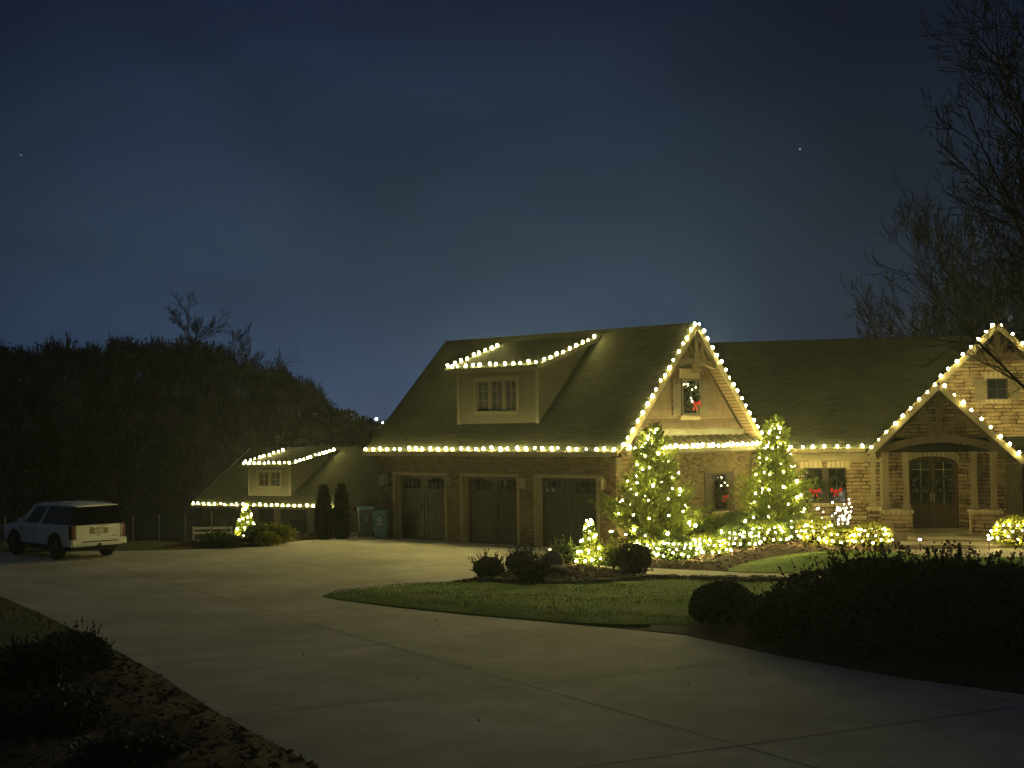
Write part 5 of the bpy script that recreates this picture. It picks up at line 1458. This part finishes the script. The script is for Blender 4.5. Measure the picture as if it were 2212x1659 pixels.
def bin_(loc, rz, body, lid, label, emblem, h=1.05):
    t = thing('wheeled_bin', (0, 0, 0), label, 'bin', 'wheeled bins beside the garage')
    m = MB(); a, b = .23, .29
    q0 = [(-a, -a, .06), (a, -a, .06), (a, a * 1.1, .06), (-a, a * 1.1, .06)]; q1 = [(-b, -b * 1.15, h), (b, -b * 1.15, h), (b, b * 1.25, h), (-b, b * 1.25, h)]
    m.face(q0[::-1]); m.face(q1)
    for k in range(4): m.face([q0[k], q0[(k + 1) % 4], q1[(k + 1) % 4], q1[k]])
    m.box(-b - .02, b + .02, -b * 1.15 - .02, b * 1.25 + .02, h - .06, h - .005)
    m.build('body', body, t)
    m = MB(); m.slab([(-b - .03, -b * 1.15 - .05, h + .035), (b + .03, -b * 1.15 - .05, h + .035), (b + .03, b * 1.25 + .03, h + .085), (-b - .03, b * 1.25 + .03, h + .085)], .04)
    m.build('lid', lid, t)
    m = MB(); m.tube([(-b * .8, b * 1.25 + .02, h - .04), (-b * .8, b * 1.25 + .10, h + .02), (b * .8, b * 1.25 + .10, h + .02), (b * .8, b * 1.25 + .02, h - .04)], .016, 6); m.build('handle', body, t)
    for sx in (-1, 1):
        m = MB(); m.tube([(sx * .235, .27, .11), (sx * .29, .27, .11)], .11, 12); m.build('wheel', 'rubber', t)
    m = MB()
    yf = lambda z: -(a + (b * 1.15 - a) * (z - .06) / (h - .06)) - .004
    if emblem:                                                                           # three chasing arrows
        cz, r_ = .72, .10
        for k in range(3):
            A0 = math.pi / 2 + k * 2.094
            P = lambda an, rr: (rr * math.cos(an), yf(cz + rr * math.sin(an)), cz + rr * math.sin(an))
            m.face([P(A0 - .55, r_), P(A0 + .55, r_), P(A0 + .55, r_ * .62), P(A0 - .55, r_ * .62)])
            m.face([P(A0 - .95, r_ * .80), P(A0 - .5, r_ * 1.25), P(A0 - .5, r_ * .35)])
        m.face([(-.10, yf(.53), .53), (.10, yf(.53), .53), (.10, yf(.57), .57), (-.10, yf(.57), .57)])
    else:
        for k in range(10):
            a0, a1 = k * .628, (k + 1) * .628
            m.face([(.055 * math.cos(a0), yf(.78 + .085 * math.sin(a0)), .78 + .085 * math.sin(a0)), (.055 * math.cos(a1), yf(.78 + .085 * math.sin(a1)), .78 + .085 * math.sin(a1)),
                    (.038 * math.cos(a1), yf(.78 + .062 * math.sin(a1)), .78 + .062 * math.sin(a1)), (.038 * math.cos(a0), yf(.78 + .062 * math.sin(a0)), .78 + .062 * math.sin(a0))])
        m.face([(-.05, yf(.64), .64), (.05, yf(.64), .64), (.05, yf(.67), .67), (-.05, yf(.67), .67)])
    m.build('emblem', 'white_paint' if emblem else 'bin_lid', t)
    t.location = loc; t.rotation_euler = (0, 0, rz)
q = G(783, 1163); bin_((q[0] + .1, q[1] + .35, 0), R(8), 'bin_grey', 'bin_lid', 'grey wheeled bin with pale blue lid', False, 1.06)
q = G(823, 1165); bin_((q[0], q[1] + .30, 0), R(-8), 'bin_blue', 'bin_blue', 'blue wheeled recycling bin with white arrow emblem', True, 1.0)

# ------------------------------------------------------------------ big dark bushes near the camera
for i, (px, py, dm, n, lf, lb, sp) in enumerate((
        (1562, 1354, (.70, .62, .43), 5200, .055, 'round clipped dark bush standing alone by the lawn', 0),
        (1712, 1392, (.85, .8, .48), 5200, .06, 'low dark bush between the round bush and the big ones', .02),
        (1800, 1400, (.8, .8, .68), 5200, .065, 'mid sized dark bush rising towards the big ones', .03),
        (1925, 1432, (1.15, 1.0, .88), 9000, .07, 'largest spreading dark bush with ragged top', .05),
        (2085, 1440, (.95, .9, .90), 7600, .07, 'tall dark bush with upright shoots before the porch steps', .06),
        (2215, 1455, (.85, .85, .86), 7000, .07, 'dark bush cut by the picture edge under the bare tree', .05))):
    q = G(px, py) + np.array([0, dm[1] * .55, .05])
    make_shrub('dark_bush', tuple(q), dm, n, lf, 150 + i, 'leaf_azalea', lb, 'shrub', 'big dark bushes near the camera', spiky=sp, lump=.24)
for i, (px, py, dm, lb) in enumerate(((150, 1470, (.62, .6, .36), 'low dark shrub on the verge nearest the driveway'), (60, 1500, (.75, .6, .36), 'low dark shrub at the edge of the dark verge'), (90, 1600, (.72, .65, .28), 'low spreading dark shrub on the mulch slope'),
                                      (250, 1690, (.6, .5, .20), 'lowest dark shrub on the mulch slope'))):
    q = G(px, py) + np.array([0, .3, .05])
    make_shrub('low_shrub', tuple(q), dm, 3600, .05, 160 + i, 'leaf_azalea', lb, 'shrub', 'low dark shrubs beside the driveway', spiky=.02)

# ------------------------------------------------------------------ the white car
def car():
    t = thing('parked_car', (0, 0, 0), 'white full size suv parked with its tail towards the house lights', 'car')
    belt = 1.17
    st = [(-2.56, .90, .60, belt - .02), (-2.50, .975, .52, belt), (-2.2, 1.0, .46, belt), (-1.55, 1.015, .44, belt), (0, 1.015, .44, belt), (1.15, 1.01, .44, belt), (1.35, 1.005, .44, belt - .01), (2.0, .985, .45, 1.115), (2.38, .95, .48, 1.06), (2.56, .86, .55, .98)]
    m = MB(); rg = []
    for y, hw, zb, zt in st:
        h = [(hw * .90, zb), (hw * .985, zb + .06), (hw, zb + .25), (hw, zt - .28), (hw * .985, zt - .12), (hw * .945, zt - .015), (hw * .90, zt)]
        rg.append([(x, y, z) for x, z in h] + [(-x, y, z) for x, z in h[::-1]])
    n = len(rg[0])
    for i in range(len(rg) - 1):
        for k in range(n): m.face([rg[i][k], rg[i][(k + 1) % n], rg[i + 1][(k + 1) % n], rg[i + 1][k]], 0 < k < 6 or 7 < k < 12)
    m.face(rg[0][::-1]); m.face(rg[-1])
    # cabin
    cb = [(-2.50, .935, belt - .03), (-2.50, -.935, belt - .03), (1.32, -.92, belt - .03), (1.32, .92, belt - .03)]
    ct = [(-2.30, .80, 1.80), (-2.30, -.80, 1.80), (.42, -.77, 1.80), (.42, .77, 1.80)]
    cb = [(x, y, z) for y, x, z in cb]; ct = [(x, y, z) for y, x, z in ct]
    for k in range(4): m.face([cb[k], cb[(k + 1) % 4], ct[(k + 1) % 4], ct[k]])
    body = m.build('body', 'car_paint', t)
    # roof with crown and rear spoiler lip
    m = MB(); pts = []
    for y in (-2.42, -2.2, -1.6, -.6, .2, .45):
        zc = {-2.42: 1.835, -2.2: 1.86, -1.6: 1.885, -.6: 1.89, .2: 1.865, .45: 1.825}[y]; w = .80 if y < .3 else .77
        pts.append([(-w, y, 1.80), (-w * .93, y, zc - .025), (-w * .5, y, zc), (0, y, zc + .004), (w * .5, y, zc), (w * .93, y, zc - .025), (w, y, 1.80)])
    for i in range(len(pts) - 1):
        for k in range(6): m.face([pts[i][k], pts[i][k + 1], pts[i + 1][k + 1], pts[i + 1][k]], True)
        m.face([pts[i][0], pts[i + 1][0], pts[i + 1][6], pts[i][6]])
    m.face(pts[0]); m.face(pts[-1][::-1])
    m.box(-.76, .76, -2.50, -2.40, 1.785, 1.825)
    m.build('roof', 'car_paint', t)
    def panel(c4, u0, u1, v0, v1, off):
        A, B, Cc, D = [Vector(c) for c in c4]                                            # A->B along bottom, D->C along the top
        f = lambda u, v: (A.lerp(B, u)).lerp(D.lerp(Cc, u), v)
        nn = (B - A).cross(D - A).normalized() * off
        return [tuple(f(u, v) + nn) for u, v in ((u0, v0), (u1, v0), (u1, v1), (u0, v1))]
    def glass(c4, rects, name='window'):
        for (u0, u1, v0, v1) in rects:
            m = MB(); q = panel(c4, u0, u1, v0, v1, .012); q0 = panel(c4, u0, u1, v0, v1, -.01)
            m.face(q)
            for k in range(4): m.face([q0[k], q0[(k + 1) % 4], q[(k + 1) % 4], q[k]])
            m.build(name, 'car_glass', t)
    rear = [cb[0], cb[1], ct[1], ct[0]]; left = [cb[1], cb[2], ct[2], ct[1]]; front = [cb[2], cb[3], ct[3], ct[2]]; right = [cb[3], cb[0], ct[0], ct[3]]
    rear = [(-.935, -2.50, belt - .03), (.935, -2.50, belt - .03), (.80, -2.30, 1.80), (-.80, -2.30, 1.80)]
    glass(rear, [(.0, 1.0, .05, .985)], 'rear_window')
    L4 = [(-.92, 1.32, belt - .03), (-.935, -2.50, belt - .03), (-.80, -2.30, 1.80), (-.77, .42, 1.80)]
    R4 = [(.935, -2.50, belt - .03), (.92, 1.32, belt - .03), (.77, .42, 1.80), (.80, -2.30, 1.80)]
    for c4, rr in ((L4, [(.10, .37, .07, .93), (.435, 1.0, .07, .97)]), (R4, [(.0, .565, .07, .97), (.63, .90, .07, .93)])): glass(c4, rr, 'side_window')
    glass([(.92, 1.32, belt - .03), (-.92, 1.32, belt - .03), (-.77, .42, 1.80), (.77, .42, 1.80)], [(.05, .95, .05, .95)], 'windshield')
    # wheels and arches
    for sx in (-1, 1):
        for y in (-1.47, 1.47):
            a = MB(); seg = [(y + .53 * math.cos(k * math.pi / 12), .40 + .53 * math.sin(k * math.pi / 12)) for k in range(13)]
            for s2, xx in ((sx, 1.021),):
                a.face([(sx * xx, yy, zz) for yy, zz in seg] + [(sx * xx, y - .53, .36), (sx * xx, y + .53, .36)][::1])
            o = a.build('wheel_arch', 'car_black', t)
            w = MB(); prof = [(.27, -.13), (.36, -.14), (.395, -.10), (.40, 0), (.395, .10), (.36, .14), (.27, .13)]
            n = 20; rgs = [[(sx * .90 + xx, y + r_ * math.cos(6.2832 * k / n), .40 + r_ * math.sin(6.2832 * k / n)) for k in range(n)] for r_, xx in prof]
            for i in range(len(rgs) - 1):
                for k in range(n): w.face([rgs[i][k], rgs[i][(k + 1) % n], rgs[i + 1][(k + 1) % n], rgs[i + 1][k]], True)
            w.face(rgs[0]); w.face(rgs[-1])
            wh = w.build('wheel', 'rubber', t)
            r2 = MB(); xo = sx * 1.035
            r2.tube([(xo - sx * .02, y, .40), (xo + sx * .012, y, .40)], .07, 10)
            for k in range(6):
                an = k * 1.0472; r2.beam((xo, y + .05 * math.cos(an), .40 + .05 * math.sin(an)), (xo, y + .265 * math.cos(an), .40 + .265 * math.sin(an)), .03, .075, up=(1, 0, 0))
            for k in range(16): r2.beam((xo, y + .262 * math.cos(k * .3927), .40 + .262 * math.sin(k * .3927)), (xo, y + .262 * math.cos((k + 1) * .3927), .40 + .262 * math.sin((k + 1) * .3927)), .03, .03, up=(1, 0, 0))
            r2.build('rim', 'alloy', wh)
    m = MB(); m.box(-.86, .86, -2.3, 2.3, .30, .45); m.box(-.95, .95, -1.0, 1.0, .36, .46); m.build('underbody', 'car_black', t)
    # tail: tailgate skin, lamps, bumper, plate
    m = MB(); m.box(-.80, .80, -2.585, -2.555, .70, 1.14); m.build('tailgate', 'car_paint', t)
    m = MB(); m.box(-.34, .34, -2.594, -2.586, .87, 1.07); m.build('plate_recess', 'gutter_metal', t)
    m = MB(); m.box(-.17, .17, -2.600, -2.5945, .90, 1.03); pl_ = m.build('number_plate', 'plate', t)
    m = MB(); m.box(-.36, .42, -2.612, -2.586, 1.075, 1.105); m.build('chrome_strip', 'chrome', t)
    m = MB(); m.box(-.72, -.46, -2.592, -2.5855, .735, .755); m.box(.50, .66, -2.592, -2.5855, .765, .79); m.build('badge', 'chrome', t)
    m = MB(); m.box(-.06, .06, -2.592, -2.5855, .80, .825); m.build('emblem', 'tail_red', t)
    for sx in (-1, 1):
        m = MB(); a, b = sorted((sx * .81, sx * .985)); m.box(a, b, -2.59, -2.36, .72, 1.17); tl = m.build('tail_light', 'tail_red', t)
        a, b = sorted((sx * .82, sx * .86)); MB().box(a, b, -2.598, -2.5905, .76, 1.13).build('lens', 'clear_lens', tl)
    m = MB()
    for (z0, z1, y0, w) in ((.46, .52, -2.58, .90), (.52, .66, -2.66, .99), (.66, .695, -2.63, .97)): m.box(-w, w, y0, -2.40, z0 + .001, z1)
    for sx in (-1, 1): a, b = sorted((sx * .96, sx * 1.03)); m.box(a, b, -2.60, -2.06, .48, .70)
    bp = m.build('bumper', 'car_paint', t)
    MB().box(-.66, .70, -2.668, -2.661, .60, .635).build('step_pad', 'car_black', bp)
    MB().box(-.05, .05, -2.666, -2.60, .47, .56).build('tow_hitch', 'car_black', t)
    # mirrors, handles, rails, lamps at the nose
    for sx in (-1, 1):
        m = MB(); a, b = sorted((sx * .98, sx * 1.18)); m.box(a, b, .78, .90, 1.14, 1.34); m.build('mirror', 'car_paint', t)
        m = MB(); m.tube([(sx * .70, -2.1, 1.88), (sx * .70, -2.0, 1.905), (sx * .70, .0, 1.905), (sx * .70, .15, 1.87)], .02, 6); m.build('roof_rail', 'alloy', t)
        for y in (-.55, .45): m = MB(); a, b = sorted((sx * 1.0, sx * 1.045)); m.box(a, b, y - .12, y + .12, .99, 1.03); m.build('door_handle', 'car_paint', t)
        m = MB(); a, b = sorted((sx * .52, sx * .90)); m.box(a, b, 2.42, 2.575, .78, .98); m.build('headlight', 'clear_lens', t)
        m = MB(); a, b = sorted((sx * .86, sx * 1.04)); m.box(a, b, -.95, .95, .34, .39); m.build('running_board', 'car_black', t)
        m = MB()
        for y in (-1.02, .02, 1.02): a, b = sorted((sx * 1.012, sx * 1.018)); m.box(a, b, y - .006, y + .006, .50, 1.12)
        m.build('door_seam', 'car_black', t)
    m = MB(); m.box(-.62, .62, 2.50, 2.585, .62, .92); m.build('grille', 'car_black', t)
    return t
cr_ = car()
cr_.location = (-14.60 + .02, 44.42, .0)
CA = R(46); CSC = .95
RL = G(122, 1209)
# rear near-side wheel foot at RL: local (-.95,-1.47)
lx, ly = -.95, -1.47
cr_.rotation_euler = (0, 0, CA)
lx *= CSC; ly *= CSC; cr_.scale = (CSC, CSC, CSC)
cr_.location = (RL[0] - (lx * math.cos(CA) - ly * math.sin(CA)), RL[1] - (lx * math.sin(CA) + ly * math.cos(CA)), .0)

# ------------------------------------------------------------------ thin haze added to put a glow round the bulbs
def haze(density, x0, x1, y0, y1, z0, z1):
    m = bpy.data.materials.new('haze'); m.use_nodes = True; t = m.node_tree; t.nodes.clear()
    o = t.nodes.new('ShaderNodeOutputMaterial'); v = t.nodes.new('ShaderNodeVolumePrincipled')
    v.inputs['Color'].default_value = (.84, .90, .92, 1); v.inputs['Density'].default_value = density; v.inputs['Anisotropy'].default_value = .68
    t.links.new(v.outputs[0], o.inputs['Volume']); MATS['haze'] = m
    o = MB().box(x0, x1, y0, y1, z0, z1).build('haze', 'haze'); tag(o, 'thin haze added over yard and valley for glow round the bulbs', 'haze', kind='stuff')
haze(.00060, -720, 720, -80, 800, -20, 18.5)
